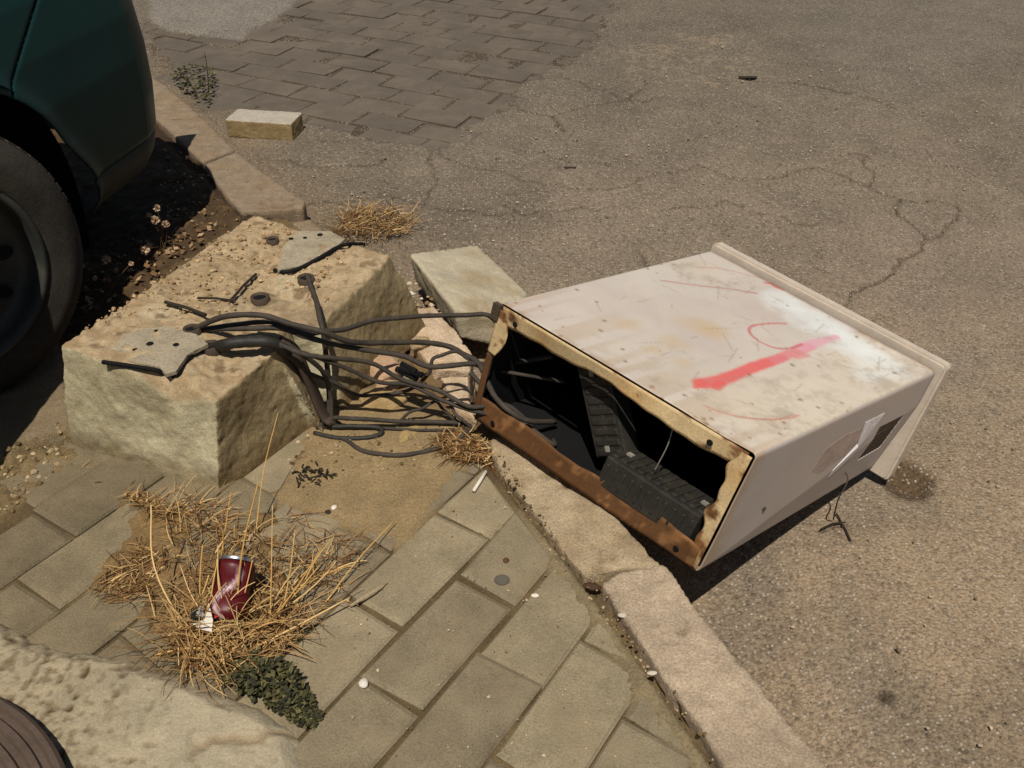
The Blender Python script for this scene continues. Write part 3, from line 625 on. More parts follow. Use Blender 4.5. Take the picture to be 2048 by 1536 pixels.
# shell: rounded section swept along the length
CREASE = .13; rad = .010; prof = []
def arc(cy, cz, a0, a1, k=5):
    for t in np.linspace(a0, a1, k): prof.append((cy+rad*math.cos(t), cz+rad*math.sin(t)))
nsd = 66; ntp = 150
arc(rad, rad, -math.pi/2, -math.pi, 5)
prof += [(0, z) for z in np.linspace(rad, LW-rad, 40)[1:-1]]
arc(rad, LW-rad, math.pi, math.pi/2, 6)
prof += [(y, LW) for y in np.linspace(rad, LU-rad, ntp)[1:-1]]
arc(LU-rad, LW-rad, math.pi/2, 0, 7)
prof += [(LU, z) for z in np.linspace(LW-rad, rad, nsd)[1:-1]]
arc(LU-rad, rad, 0, -math.pi/2, 5)
prof += [(y, 0) for y in np.linspace(LU-rad, rad, 60)[1:-1]]
prof = np.array(prof); npf = len(prof); vs = np.linspace(0, LV, 180)
VV, PP = np.meshgrid(vs, np.arange(npf), indexing='ij')
y = prof[PP, 0].copy(); z = prof[PP, 1].copy(); v = VV.copy()
crease = .005+.185*(v/LV)                                    # lower part of the right side is pushed in below a crease
onR = (y > LU-.02)
push = np.clip(crease-z, 0, None)*CREASE*ss(LU-.03, LU, y); y = y-push
bot = (z < .004) & (y <= LU-.02); y = np.where(bot, y-(crease*CREASE)*ss(.3, LU, y)*1.0, y)
P3 = np.c_[v.ravel(), y.ravel(), z.ravel()]
dn = fbm(P3, 5, 3, 61).reshape(v.shape); topm = ss(LW-.004, LW-.001, z)
z = z+topm*(.0022*dn*ss(0, .05, y)*ss(0, .05, LU-y)); y = y+.0016*dn*ss(LU-.012, LU-.004, y)
fA, fB = on_top_panel(1290, 870), on_top_panel(1530, 600); fd = fB-fA; fn = np.array([-fd[1], fd[0]])/np.linalg.norm(fd); fs_ = (v-fA[0])*fn[0]+(y-fA[1])*fn[1]; fs_ = fs_*np.sign((LV-fA[0])*fn[0]+(LU-fA[1])*fn[1]); z = z-topm*.022*np.clip(fs_, 0, .2)*ss(.0, .04, fs_)*ss(0, .09, LU-y)*ss(0, .10, LV-v)
C = np.empty(v.shape+(3,)); C[:] = lin(197, 186, 173, .92)
ns = fbm(P3, 4, 4, 62).reshape(v.shape); nf = fbm(P3, 30, 3, 63).reshape(v.shape); nh = fbm(P3, 110, 2, 64).reshape(v.shape)
blend(lin(200, 182, 150, .92), .6*ss(.0, .6, ns)); blend(lin(190, 174, 162, .92), .6*ss(.0, .6, -ns+.3*nf))
blend(lin(214, 200, 180, .92), .8*topm*ss(.25, .05, LU-y+.06*ns))
def strokes(pts, w0, w1, col, k=.9, soft=.35, rough_=.25):
    q = [on_top_panel(*p) for p in pts]; q = [np.array(p) for p in spline(q, 6)]; best = np.full(v.shape, 9.0)
    for i, (p1, p2) in enumerate(zip(q[:-1], q[1:])):
        ww = w0+(w1-w0)*i/len(q); best = np.minimum(best, seg_dist(v, y, [p1, p2])/ww)
    blend(col, k*topm*ss(1+soft, 1-soft, best+rough_*nf+.2*rough_*nh))
def spot(px, py, r, col, k, asp=1.0):
    q = on_top_panel(px, py); d = np.hypot((v-q[0])*asp, y-q[1])/r; blend(col, k*topm*ss(1.5, .2, d+.5*nf+.5*ns))
for a_ in ((1400, 655, .035), (1425, 668, .028), (1345, 690, .03), (1360, 725, .022), (1300, 700, .02), (1250, 650, .025)): spot(*a_, lin(196, 164, 114, .92), .38)
for a_ in ((1610, 640, .05), (1660, 660, .05), (1700, 690, .06), (1750, 715, .06), (1800, 742, .045), (1560, 610, .04), (1740, 750, .05)): spot(*a_, lin(220, 224, 220, .95), .55)
blend(lin(150, 140, 130, .92), topm*.4*ss(.35, .6, nh)*ss(.3, .6, v)*ss(.0, .3, nf))
red = lin(214, 96, 92, .95); rp = lin(208, 122, 124, .95); pr = lin(212, 154, 166, .95)
strokes([(1398, 766), (1440, 757), (1500, 735), (1560, 715)], .0165, .0115, red, .92); strokes([(1385, 772), (1400, 762)], .006, .012, red, .8); strokes([(1425, 772), (1436, 764)], .010, .010, red, .9)
strokes([(1545, 720), (1590, 704), (1615, 694)], .0125, .012, rp, .85); strokes([(1600, 697), (1640, 684), (1670, 676)], .014, .008, pr, .75); strokes([(1590, 716), (1612, 710)], .006, .006, rp, .6)
strokes([(1568, 652), (1535, 652), (1498, 658), (1497, 672), (1520, 688), (1550, 698), (1580, 697), (1600, 690)], .0030, .0034, lin(186, 96, 92, .95), .75, .4)
strokes([(1318, 571), (1380, 580), (1450, 588), (1508, 597)], .0026, .0034, lin(170, 110, 100, .95), .7, .5); strokes([(1390, 548), (1440, 552), (1500, 566), (1545, 574)], .0022, .003, lin(176, 128, 120, .95), .55, .5)
strokes([(1525, 578), (1555, 582), (1580, 588), (1612, 602), (1640, 614)], 0.0047, .0045, lin(196, 90, 92, .95), .75); strokes([(1545, 584), (1560, 590)], .008, .006, lin(196, 90, 92, .95), .7)
strokes([(1400, 806), (1440, 820), (1500, 831), (1560, 832), (1590, 826)], .0026, .0026, lin(206, 122, 104, .95), .65, .5); strokes([(1460, 826), (1540, 834), (1580, 824)], .0018, .002, lin(180, 100, 92, .95), .5, .5)
for k in range(70):                                          # chips to bare rusty steel, thickest near the edges
    q = np.array([rg.uniform(0, LV), rg.uniform(0, LU)])
    if rg.random() < .6: q[rg.integers(2)] *= rg.random()**3*.3
    if rg.random() < .4: q[1] = LU-q[1]*rg.random()**2*.3
    d = np.hypot(v-q[0], y-q[1])/rg.uniform(.0015, .0055); blend(lin(128, 92, 58, .9), .7*topm*ss(1.2, .6, d+.5*nh))
grime = topm*ss(.15, .75, ns+.6*nf+.35*nh); blend(lin(150, 134, 112, .9), .45*grime)
run = ss(.35, .75, vnoise(np.c_[v.ravel()*3, y.ravel()*60, 0*v.ravel()], 1, 66).reshape(v.shape)); blend(lin(170, 140, 100, .9), .35*run*topm*ss(.22, .0, v+.1*ns))
for k in range(46):                                          # fine scratches and scuffs
    q = np.array([rg.uniform(.03, LV-.05), rg.uniform(.04, LU-.04)]); d = rg.normal(0, 1, 2); d = d/np.linalg.norm(d)*rg.uniform(.01, .07)
    ds = seg_dist(v, y, [q, q+d]); blend(lin(150, 130, 112, .9), .4*topm*ss(.0024, .0006, ds))
edge = ss(.016, .0, v+.006*nf); blend(lin(150, 108, 62, .9), .5*edge*ss(-.2, .3, nf)); blend(lin(120, 70, 30, .9), .6*ss(LV-.014, LV, v+.004*nf))
side = ss(LU-.02, LU-.004, y+push*1.0)*(1-topm); blend(lin(172, 160, 156, .92), .6*side); blend(lin(176, 152, 118, .9), .7*side*ss(.06, .0, v+.03*nf+.1*(z-.1)))
# torn sticker outlines and vent cut-out on the right side
vent = (VV > LV-.150) & (VV < LV-.050) & (prof[PP, 1] > .085) & (prof[PP, 1] < .178) & (prof[PP, 0] > LU-.001)
i = np.arange(v.size).reshape(v.shape); j1 = np.r_[1:npf, 0]
Fq = np.stack([i[:-1, :], i[:-1][:, j1], i[1:][:, j1], i[1:, :]], -1); kill = vent[:-1, :] & vent[1:, :] & vent[:-1][:, j1] & vent[1:][:, j1]
Fq = Fq[~kill].reshape(-1, 4)
shell = link('shell', mesh_np(np.c_[v.ravel(), y.ravel(), z.ravel()], Fq[:, ::-1], C.reshape(-1, 3)), M['shell'], cab, True)
sd_ = shell.modifiers.new('thickness', 'SOLIDIFY'); sd_.thickness = .002; sd_.offset = -1
# inner sheet painted black so the interior stays dark where sun enters
inn = prof.copy(); inn = np.c_[np.clip(inn[:, 0], .006, LU-.006), np.clip(inn[:, 1], .006, LW-.016)]
Vi = []; Fi = []
for vv in (.012, LV-.012):
    cr = .005+.185*vv/LV
    for p in inn:
        yy = p[0]-max(cr-p[1], 0)*CREASE*float(ss(LU-.03, LU-.007, p[0]))
        if p[1] < .008: yy = min(yy, LU-.008-cr*CREASE)
        Vi.append((vv, yy, p[1]))
Fi = [(k, (k+1) % npf, npf+(k+1) % npf, npf+k) for k in range(npf)]+[tuple(range(npf, 2*npf))]
link('black_inner_sheet', mesh_py(Vi, Fi), M['black'], cab)
# rusty inward flanges of the opening, each its own part
def flange(fn, nu, nv, rustf, name='flange'):
    S, T = np.meshgrid(np.linspace(0, 1, nu), np.linspace(0, 1, nv), indexing='ij'); Q = fn(S.ravel(), T.ravel())
    k = np.arange(nu*nv).reshape(nu, nv); Fk = np.stack([k[:-1, :-1], k[1:, :-1], k[1:, 1:], k[:-1, 1:]], -1).reshape(-1, 4)
    nz = fbm(Q, 48, 4, 71); nq = fbm(Q, 9, 3, 72); nk = fbm(Q, 90, 2, 73); N_ = len(Q); f = lambda *c: np.array(lin(*c, .9))[None].repeat(N_, 0)
    c = mixc(f(210, 184, 138), f(200, 164, 112), ss(-.3, .4, nq)); r_ = rustf(S.ravel(), T.ravel())
    c = mixc(c, f(128, 82, 42), ss(.10, .45, nz*.9+.4*nk+r_)*.9); c = mixc(c, f(84, 54, 28), ss(.30, .65, nz+.4*nk+r_*.7)*.8)
    ob = link(name, mesh_np(Q, Fk, c), M['rust'], cab, True); m = ob.modifiers.new('t', 'SOLIDIFY'); m.thickness = .002; m.offset = 0; return ob
fw_ = .034
wav = lambda s: .004*np.sin(s*9)+.003*np.sin(s*23+1)+.0015*np.sin(s*61)
flange(lambda s, t: np.c_[-.0025+.004*t+.006*t*np.sin(s*7), .012+(LU-.024)*s, LW-.004-t*(fw_*(1.05-.25*ss(.2, .5, s)*ss(.75, .5, s))+wav(s)*.6)], 90, 7, lambda s, t: -.36+.75*ss(.84, 1, s)+.3*ss(.12, 0, s)+.12*ss(.65, 1, t)+.12*ss(.2, 0, t))
flange(lambda s, t: np.c_[-.0040+.002*t, LU-.004-t*(.026+.004*np.sin(s*17)+.003*np.sin(s*31)), .006+(LW-.014)*s], 50, 7, lambda s, t: -.02+.35*ss(.35, 0, s)+.25*t)
flange(lambda s, t: np.c_[-.0055+.003*t+.004*t*np.sin(s*11), .012+(LU-.024)*s, .004+t*(.052+wav(s)*.5)], 90, 7, lambda s, t: 1.05-.5*ss(.8, 1, s)+.1*t)
flange(lambda s, t: np.c_[-.0070-.004*t, .004+t*.040*(.55+.45*np.sin(s*3.1)), LW-.105+.095*s], 40, 7, lambda s, t: .1+.2*np.sin(s*9))
flange(lambda s, t: np.c_[-.0075+.003*t, .004+t*.012, .03+(LW-.14)*s], 40, 4, lambda s, t: 1.6+0*s)
tabn = MB(); V, F = box_data(-.012, -.002, -.006, .012, LW-.035, LW-.002); tabn.add(V, F); tabn.build('bent_tab', M['conduit'], cab)
def disc(vv, yy, zz, r, mat, name, k=10):
    th = np.linspace(0, 2*math.pi, k+1)[:-1]; V = [(vv, yy+r*math.cos(t), zz+r*math.sin(t)) for t in th]+[(vv-.0012, yy+r*.8*math.cos(t), zz+r*.8*math.sin(t)) for t in th]
    F = [(q, (q+1) % k, k+(q+1) % k, k+q) for q in range(k)]+[tuple(range(k, 2*k))]; return link(name, mesh_py(V, F), mat, cab)
for yy, zz in ((.052, LW-.022), (LU-.075, LW-.022), (LU-.05, .024), (.06, .022)): disc(-.0085, yy, zz, .0062, M['black'], 'bolt_hole')
# terminal strips inside
def strip(c, ax, ay, az, n_, L_s, w_s, h_s, name):
    mb = MB(); c = np.array(c); B = np.array([ax, ay, az], float)
    def bx(x0, x1, y0, y1, z0, z1):
        V, F = box_data(x0, x1, y0, y1, z0, z1); mb.add([c+np.array(v_)@B for v_ in V], F)
    bx(0, L_s, 0, w_s, 0, h_s*.88)
    for k in range(n_):
        x0 = L_s*(k+.14)/n_; x1 = L_s*(k+.86)/n_; bx(x0, x1, w_s*.12, w_s*.9, h_s*.8, h_s*.94); bx(x0+.2*(x1-x0), x1-.2*(x1-x0), -.0025, w_s*.1, h_s*.15, h_s*.7)
    bx(-.008, L_s+.008, w_s*.42, w_s*.56, h_s*.5, h_s*.90)
    ob = mb.build(name, M['plastic'], cab); bv = ob.modifiers.new('b', 'BEVEL'); bv.width = .003; bv.segments = 2
    for e_ in (.1, .9):
        V, F = box_data(L_s*e_-.006, L_s*e_+.006, w_s*.42, w_s*.54, h_s*.93, h_s*.99); m2_ = MB(); m2_.add([c+np.array(v_)@B for v_ in V], F); m2_.build('clamp_screw', M['grey'], ob)
    return ob
strip((-.004, .315, .040), (0, 1, .0), (.93, .0, -.10), (.10, 0, .99), 11, .205, .085, .072, 'terminal_strip')
strip((.085, .165, .205), (0, .56, -.83), (.0, .83, .56), (-1, 0, 0), 9, .185, .070, .045, 'terminal_strip')
V, F = tube_data(spline([(.02, .40, .225), (.02, .405, .18), (.022, .40, .12)], 5), .0012, 5); mb = MB(); mb.add(V, F); mb.build('thin_wire', M['grey'], cab)
# vent: recessed dark plate behind a lattice of bars
vx0, vx1, vz0, vz1 = LV-.151, LV-.049, .084, .179
mb = MB(); V, F = box_data(vx0-.004, vx1+.004, LU-.05, LU-.046, vz0-.01, vz1+.004); mb.add(V, F); back = mb.build('vent_backing', M['black'], cab)
mb = MB()
def ypl(vv, zz): return LU-max(.005+.185*vv/LV-zz, 0)*CREASE-.0015
for k in range(10):
    xx = vx0+(vx1-vx0)*k/9
    for a_, b_ in zip(np.linspace(vz0, vz1, 7)[:-1], np.linspace(vz0, vz1, 7)[1:]):
        V, F = box_data(xx-.0018, xx+.0018, 0, .002, a_, b_); V = [(p[0], p[1]+ypl(p[0], p[2])-.001, p[2]) for p in V]; mb.add(V, F)
for k in range(8):
    zz = vz0+(vz1-vz0)*k/7
    for a_, b_ in zip(np.linspace(vx0, vx1, 7)[:-1], np.linspace(vx0, vx1, 7)[1:]):
        V, F = box_data(a_, b_, 0, .0016, zz-.0018, zz+.0018); V = [(p[0], p[1]+ypl(p[0], p[2])-.0007, p[2]) for p in V]; mb.add(V, F)
mb.build('vent_grille', M['conduit'], cab)
# torn sticker remains on the side
def side_patch(pts, off, mat, name, curl=0):
    mb = MB(); n_ = len(pts); c = np.mean(pts, 0); V = [(p[0], ypl(*p)+.0015+off, p[1]) for p in pts]+[(c[0], ypl(*c)+.0015+off+curl, c[1])]
    mb.add(V, [(k, (k+1) % n_, n_) for k in range(n_)]); ob = mb.build(name, mat, cab); sm_ = ob.modifiers.new('t', 'SOLIDIFY'); sm_.thickness = .0008; return ob
M['sticker'] = material('torn_sticker', color=(.40, .30, .25), rough=.7, grain_amt=.1, bump=.2, blot=30)
M['sticker2'] = material('sticker_paper', color=(.62, .58, .56), rough=.5, grain_amt=.08, bump=.3, blot=40)
side_patch([(LV-.36, .19), (LV-.30, .205), (LV-.24, .20), (LV-.19, .165), (LV-.25, .14), (LV-.33, .12), (LV-.37, .14)], .0006, M['sticker'], 'sticker_residue')
side_patch([(LV-.24, .215), (LV-.165, .215), (LV-.18, .165), (LV-.215, .125), (LV-.27, .09), (LV-.275, .11), (LV-.225, .16)], .0016, M['sticker2'], 'torn_sticker', .004)
disc_s = MB(); V, F = tube_data([(.13, LU-.001, .10), (.13, LU+.003, .10)], .004, 8); disc_s.add(V, F); disc_s.build('rivet', M['conduit'], cab)
# lid cap on the far end: rim groove, plate, turned lip
mb = MB(); V, F = box_data(LV-.001, LV+.014, .006, LU-.03, .03, LW-.016); mb.add(V, F); mb.build('cap_neck', M['conduit'], cab)
bm = bmesh.new(); o0 = .020
Vc, Fc = box_data(LV+.013, LV+.040, -.008, LU+.012, -.014, LW+.014)
for p in Vc: bm.verts.new(p)
bm.verts.ensure_lookup_table()
for f in Fc: bm.faces.new([bm.verts[q] for q in f])
bmesh.ops.recalc_face_normals(bm, faces=bm.faces)
cor = [e for e in bm.edges if abs(e.verts[0].co.x-e.verts[1].co.x) > .01]
bmesh.ops.bevel(bm, geom=cor, offset=.012, segments=4, affect='EDGES', profile=.5)
bmesh.ops.bevel(bm, geom=[e for e in bm.edges if abs(e.verts[0].co.x-e.verts[1].co.x) < 1e-5], offset=.005, segments=2, affect='EDGES')
me = bpy.data.meshes.new('m'); bm.to_mesh(me); bm.free(); link('cap', me, M['cap'], cab, False)

for ob in cab.children_recursive:                            # parts were drawn as (along, across, up): turn them to (across, along, up)
    n_ = len(ob.data.vertices); q = np.empty(n_*3, np.float32); ob.data.vertices.foreach_get('co', q); q = q.reshape(-1, 3).astype(float); qv, qu, qw = q[:, 0]/LV, q[:, 1]/LU, q[:, 2]/LW
    q = np.c_[q[:, 0], q[:, 1]+.012*qw*qu*(1-qv), q[:, 2]+.022*qv*(1-qu)]    # the box is twisted a little from its fall
    q = q@R3.T@np.c_[OU, OV, OW]
    ob.data.vertices.foreach_set('co', np.ascontiguousarray(q, np.float32).ravel()); ob.data.flip_normals(); ob.data.update()

# ------------------------------------------------------------------ cables
def in_cab(v_, u_, w_): return tuple(R3@np.array([v_, u_, w_])+D0)
def path(pts):
    out = []
    for p in pts:
        if len(p) == 4: out.append(in_cab(*p[:3]))
        else: out.append(tuple(on_plane(p[0], p[1], p[2])))
    return out
def cable(pts, r, label, name='cable', mat='cable', flat=1.0, sides=9):
    Q_ = [np.array(p_)+(RNG.normal(0, .0035, 3)*min(1, max(p_[2], .004)/.06) if 0 < i_ < len(pts)-1 else 0) for i_, p_ in enumerate(path(pts))]; P = spline(Q_, 7); V, F = tube_data(P, r*.82*(1+.05*np.sin(np.arange(len(P))*1.7)), sides, flat); mb = MB(); mb.add(V, F)
    return tag(mb.build(name, M[mat], None, True), label, 'cable', 'cut cables between the concrete base and the cabinet')
e0 = lambda u, w, v=.12: (v, u, w, 'c')
cable([(384, 661, .21), (400, 650, .235), (450, 638, .26), (520, 631, .27), (589, 646, .26), (640, 668, .24), (690, 684, .21), (739, 690, .18), (842, 693, .14), (896, 690, .13), (930, 710, .12), (958, 740, .11), (995, 800, .09), (1047, 840, .065), e0(.12, .03, .10)], 0.0069, 'thick cable arching highest over the concrete block and dropping into the cabinet mouth')
cable([(386, 664, .205), (410, 661, .222), (500, 660, .235), (561, 662, .235), (613, 671, .225), (671, 689, .20), (739, 702, .17), (807, 714, .145), (862, 728, .13), (937, 733, .115), (1000, 724, .11), e0(.07, .16, .10)], 0.0067, 'thick cable just below the topmost one, running straight to the cabinet corner')
cable([(388, 663, .208), (440, 648, .235), (540, 645, .245), (610, 660, .235), (650, 668, .225), (691, 660, .21), (739, 641, .20), (794, 632, .19), (859, 632, .175), (927, 634, .165), (975, 632, .165), (996, 645, .155), e0(.03, .19, .07)], 0.0062, 'cable bowing up across the pale slab to the top corner of the cabinet')
cable([(421, 695, .205), (440, 688, .226), (485, 678, .235), (535, 680, .235), (600, 702, .215), (671, 712, .19), (739, 730, .15), (807, 757, .115), (870, 782, .09), (938, 806, .07), (985, 812, .06), (1020, 815, .05), e0(.10, .02, .06)], 0.0058, 'middle cable sloping diagonally across the gap beside its twin')
cable([(423, 697, .203), (445, 693, .220), (500, 684, .226), (560, 690, .222), (630, 713, .195), (700, 740, .155), (760, 765, .115), (820, 772, .10), (880, 796, .075), (940, 818, .055), (985, 830, .045), e0(.13, .012, .06)], 0.0052, 'lower twin of the diagonal cable, passing under the taped joint')
cable([(426, 696, .205), (452, 690, .225), (490, 687, .232), (540, 690, .225), (572, 700, .205)], .0135, 'short fat black sheath stub lying over the front edge of the block', mat='plastic')
cable([(560, 700, .20), (590, 722, .175), (616, 744, .14), (664, 765, .09), (712, 787, .05), (756, 791, .035), (801, 786, .035), (830, 770, .06), (858, 745, .09), (868, 728, .11), (884, 711, .125), (908, 704, .13), (938, 716, .12), (965, 735, .11), e0(.12, .13, .09)], 0.0047, 'thin cable sagging to the dust and looping back up in a small arch')
cable([(633, 856, .008), (664, 838, .03), (700, 837, .035), (739, 839, .03), (800, 842, .02), (859, 843, .016), (915, 846, .014), (942, 852, .012)], 0.0058, 'cable lying on the dust straight towards the low cabinet corner')
cable([(628, 866, .007), (678, 876, .008), (728, 876, .008), (758, 870, .009), (764, 862, .010), (752, 855, .012), (705, 853, .014), (660, 853, .012), (634, 851, .008)], 0.0058, 'black cable folded into a hairpin on the dust', mat='plastic')
cable([(680, 876, .007), (695, 882, .008), (722, 900, .009), (760, 909, .009), (807, 910, .009), (859, 900, .009), (905, 886, .011), (935, 862, .02)], 0.0058, 'cable curving lowest of all over the dusty pavers')
cable([(764, 856, .010), (842, 860, .009), (917, 859, .010), (948, 862, .012)], 0.0039, 'thin straight cable between the hairpin and the cabinet corner')
cable([(612, 562, .20), (617, 553, .232), (625, 570, .236), (633, 600, .232), (641, 635, .222), (648, 668, .20), (652, 720, .14), (656, 780, .07), (654, 830, .025), (640, 852, .010)], 0.0067, 'cable coming out of the rear hole and hanging down in the notch of the block')
cable([(800, 843, .014), (820, 826, .03), (845, 811, .045), (870, 806, .05), (888, 818, .04), (905, 836, .02), (925, 848, .012)], 0.0039, 'thin kinked cable end bent up above the flat cables')
cable([(898, 800, .06), (912, 822, .045), (930, 842, .03), (945, 858, .012)], 0.0041, 'short cable end hanging at the low corner of the cabinet')
cable([(600, 705, .20), (640, 740, .14), (660, 790, .07), (664, 840, .02), (680, 856, .008)], 0.0060, 'cable dropping down inside the notch beside the hanging one')
cable([(940, 745, .10), (962, 770, .08), (985, 800, .06), e0(.16, .02, .05), e0(.15, .012, .07)], 0.0060, 'cable turned down over the lower lip of the cabinet mouth')
# wide sheath dropping out of the notch
P = spline(path([(560, 690, .20), (592, 708, .175), (614, 752, .12), (636, 806, .055), (655, 838, .018), (672, 850, .012)]), 8)
V, F = tube_data(P, .0095, 10, 3.4); mb = MB(); mb.add(V, F); tag(mb.build('conduit_sheath', M['conduit'], None, True), 'wide flattened brown sheath hanging down the notch of the concrete block', 'conduit')
# taped joint
mb = MB(); c = np.array(on_plane(818, 742, .12))
for k in range(5):
    V, F = tube_data([c+np.array([-.018, .012, .004*k-.006])+RNG.normal(0, .004, 3), c+np.array([.02, -.012, -.006+.003*k])+RNG.normal(0, .004, 3)], 0.0065, 7); mb.add(V, F)
ob = mb.build('cable_joint', M['black'], None); tag(ob, 'black taped joint where the cables cross in mid air', 'cable joint')

# ------------------------------------------------------------------ loose slab and brick
q = [on_plane(818, 506, .03), on_plane(955, 489, -.03), on_plane(1056, 586, -.045), on_plane(1010, 640, -.03), on_plane(908, 618, .02)]
V = [tuple(p-np.array([-.012, 0, .085])) for p in q]+[tuple(p) for p in q]; F = prism(q, 0, 1)[1]
me = rough_solid(V, F, .006, ((6, .005), (30, .0025), (90, .0015)), lambda co, no, d: mixc(np.array(lin(184, 172, 146, .86))[None].repeat(len(co), 0), np.array(lin(168, 152, 122, .86))[None].repeat(len(co), 0), ss(-.3, .4, fbm(co, 12, 3, 5))), (60, .002), 9)
o = tag(link('concrete_slab', me, M['conc'], None, True), 'loose grey kerb slab lying tilted on the road edge behind the cables', 'slab')
c = on_road(532, 272, 0); hx = np.array([.985, -.17]); hx /= np.linalg.norm(hx); hy = np.array([-hx[1], hx[0]])
br_l, br_d, br_h = .245, .115, .066
bc = np.array(on_road(456, 273)[:2]); zb = float(road_z(*bc))-.004
bq = [bc, bc+hx*br_l, bc+hx*br_l+hy*br_d, bc+hy*br_d]; V, F = prism([tuple(p) for p in bq], zb, zb+br_h)
me = rough_solid(V, F, .0045, ((20, .003), (90, .0015)), lambda co, no, d: mixc(np.array(lin(150, 129, 90, .9))[None].repeat(len(co), 0), np.array(lin(172, 162, 146, .9))[None].repeat(len(co), 0), ss(.4, .8, no[:, 2])), (80, .002), 4)
tag(link('brick', me, M['brick'], None, True), 'yellowish loose brick lying on the road beside the far kerb', 'brick')

# ------------------------------------------------------------------ car corner
car = empty('parked_car', (-1.15, 1.66, 0)); tag(car, 'dark green parked car, only its corner and one black wheel in view', 'car')
def cpart(name, me, mat, smooth=True, par=None):
    ob = link(name, me, mat, None, smooth)
    if par is None: keep_local(ob, car)
    else: ob.parent = par; ob.location = (0, 0, 0)
    return ob
side = [np.array(p) for p in [(-1.40, -.6), (-1.22, .6), (-1.125, 1.2), (-1.01, 1.9), (-.930, 2.3)]]
cornr = [np.array([-1.205, 2.36])+.285*np.array([math.cos(t), math.sin(t)*1.15]) for t in np.linspace(0, math.pi*.44, 9)]
plan = spline([tuple(p) for p in side+cornr+[np.array([-1.7, 2.76]), np.array([-2.6, 2.74])]], 10)
dl = np.r_[0, np.cumsum(np.linalg.norm(np.diff(plan, axis=0), axis=1))]
sS = np.r_[np.linspace(0, 1.5, 40)[:-1], np.arange(1.5, dl[-1]-1.3, .0048), np.linspace(dl[-1]-1.3, dl[-1], 40)]
plan = np.c_[np.interp(sS, dl, plan[:, 0]), np.interp(sS, dl, plan[:, 1])]
tn_ = np.gradient(plan, axis=0); tn_ /= np.linalg.norm(tn_, axis=1)[:, None]; nr_ = np.c_[tn_[:, 1], -tn_[:, 0]]
zz = np.r_[np.arange(.20, .84, .0048)]
prz = np.interp(zz, [.20, .24, .30, .40, .50, .60, .70, .80, .84], [-.055, -.030, -.014, -.002, 0, -.008, -.028, -.062, -.085])
I, J = np.meshgrid(np.arange(len(plan)), np.arange(len(zz)), indexing='ij')
PX = plan[I, 0]+nr_[I, 0]*prz[J]; PY = plan[I, 1]+nr_[I, 1]*prz[J]; PZ = zz[J].astype(float)
AC = (1.675, .275)
def arch_r(yy, zz_):
    th = np.arctan2(zz_-AC[1], yy-AC[0]); return .355+.075*ss(.45, -.1, th)*(np.cos(th) > 0)
isS = PY < 2.25
rr = np.hypot(PY-AC[0], PZ-AC[1]); ar = arch_r(PY, PZ); outm = np.where(isS & (PX > -1.4), rr-ar, 1.0)
near_ = (outm > -.0055) & (outm < 0); sc = np.where(near_, ar/np.maximum(rr, .01), 1); PY = np.where(near_, AC[0]+(PY-AC[0])*sc, PY); PZ = np.where(near_, AC[1]+(PZ-AC[1])*sc, PZ)
outm = np.where(near_, 0.0, outm)
flr = .018*np.exp(-((outm-.0)/.03)**2)*isS; PX = PX+nr_[I, 0]*flr*.8                 # rolled arch lip
seamY = np.interp(PZ, [.2, .567, .70, .84], [1.70, 1.888, 2.10, 2.34]); sg = PY-seamY; sg = np.where((PX < -1.35) & (PY > 2.2), 1.0, sg)
gr = .008*np.exp(-(sg/.0055)**2); PX = PX-nr_[I, 0]*gr; PY = PY-nr_[I, 1]*gr
lipz = .012*np.exp(-((PZ-.285)/.009)**2); PX = PX-nr_[I, 0]*lipz*.5*(sg > 0); PY = PY-nr_[I, 1]*lipz*.5*(sg > 0)
Vb = np.c_[PX.ravel(), PY.ravel(), PZ.ravel()]; k = np.arange(PX.size).reshape(PX.shape)
Fb = np.stack([k[:-1, :-1], k[1:, :-1], k[1:, 1:], k[:-1, 1:]], -1).reshape(-1, 4)
ok = (outm.ravel()[Fb] > -.0005).all(1); Fb = Fb[ok]; fs = sg.ravel()[Fb].mean(1); fz = PZ.ravel()[Fb].mean(1)
def sub(mask, name, mat):
    u, inv = np.unique(Fb[mask], return_inverse=True); ob = cpart(name, mesh_np(Vb[u], inv.reshape(-1, 4)), mat); m = ob.modifiers.new('t', 'SOLIDIFY'); m.thickness = .004; m.offset = -1; return ob
sub(fs < 0, 'fender', M['car']); sub((fs >= 0) & (fz > .285), 'bumper', M['car']); sub((fs >= 0) & (fz <= .285), 'bumper_lip', M['lip'])
top_r = np.c_[PX[:, -1], PY[:, -1]]; mb = MB(); nT = len(top_r); axis_x = -1.85
hood = [(p[0], p[1], .84) for p in top_r]+[(p[0]*.55+axis_x*.45, min(p[1], 2.7)*.97, .93) for p in top_r]+[(axis_x, min(p[1], 2.5)*.95, .96) for p in top_r]
mb.add(hood, [(q, q+1, nT+q+1, nT+q) for q in range(nT-1)]+[(nT+q, nT+q+1, 2*nT+q+1, 2*nT+q) for q in range(nT-1)]); cpart('bonnet', mesh_py(mb.V, mb.F), M['car'])
mb = MB(); V, F = box_data(-2.55, -1.42, -.5, 2.6, .24, .27); mb.add(V, F); cpart('underbody', mesh_py(mb.V, mb.F), M['black'], False)
th = np.linspace(-.35, math.pi+.35, 40); V = []; 
for t in th:
    for xo, rr_ in ((-.985, .37), (-1.02, .385), (-1.32, .385), (-1.32, .05)): V.append((xo-.02, AC[0]+rr_*math.cos(t), AC[1]+rr_*math.sin(t)))
F = [(a_*4+b2, a_*4+b2+1, a_*4+5+b2, a_*4+4+b2) for a_ in range(39) for b2 in range(3)]
cpart('wheel_arch', mesh_py(V, F), M['black'])
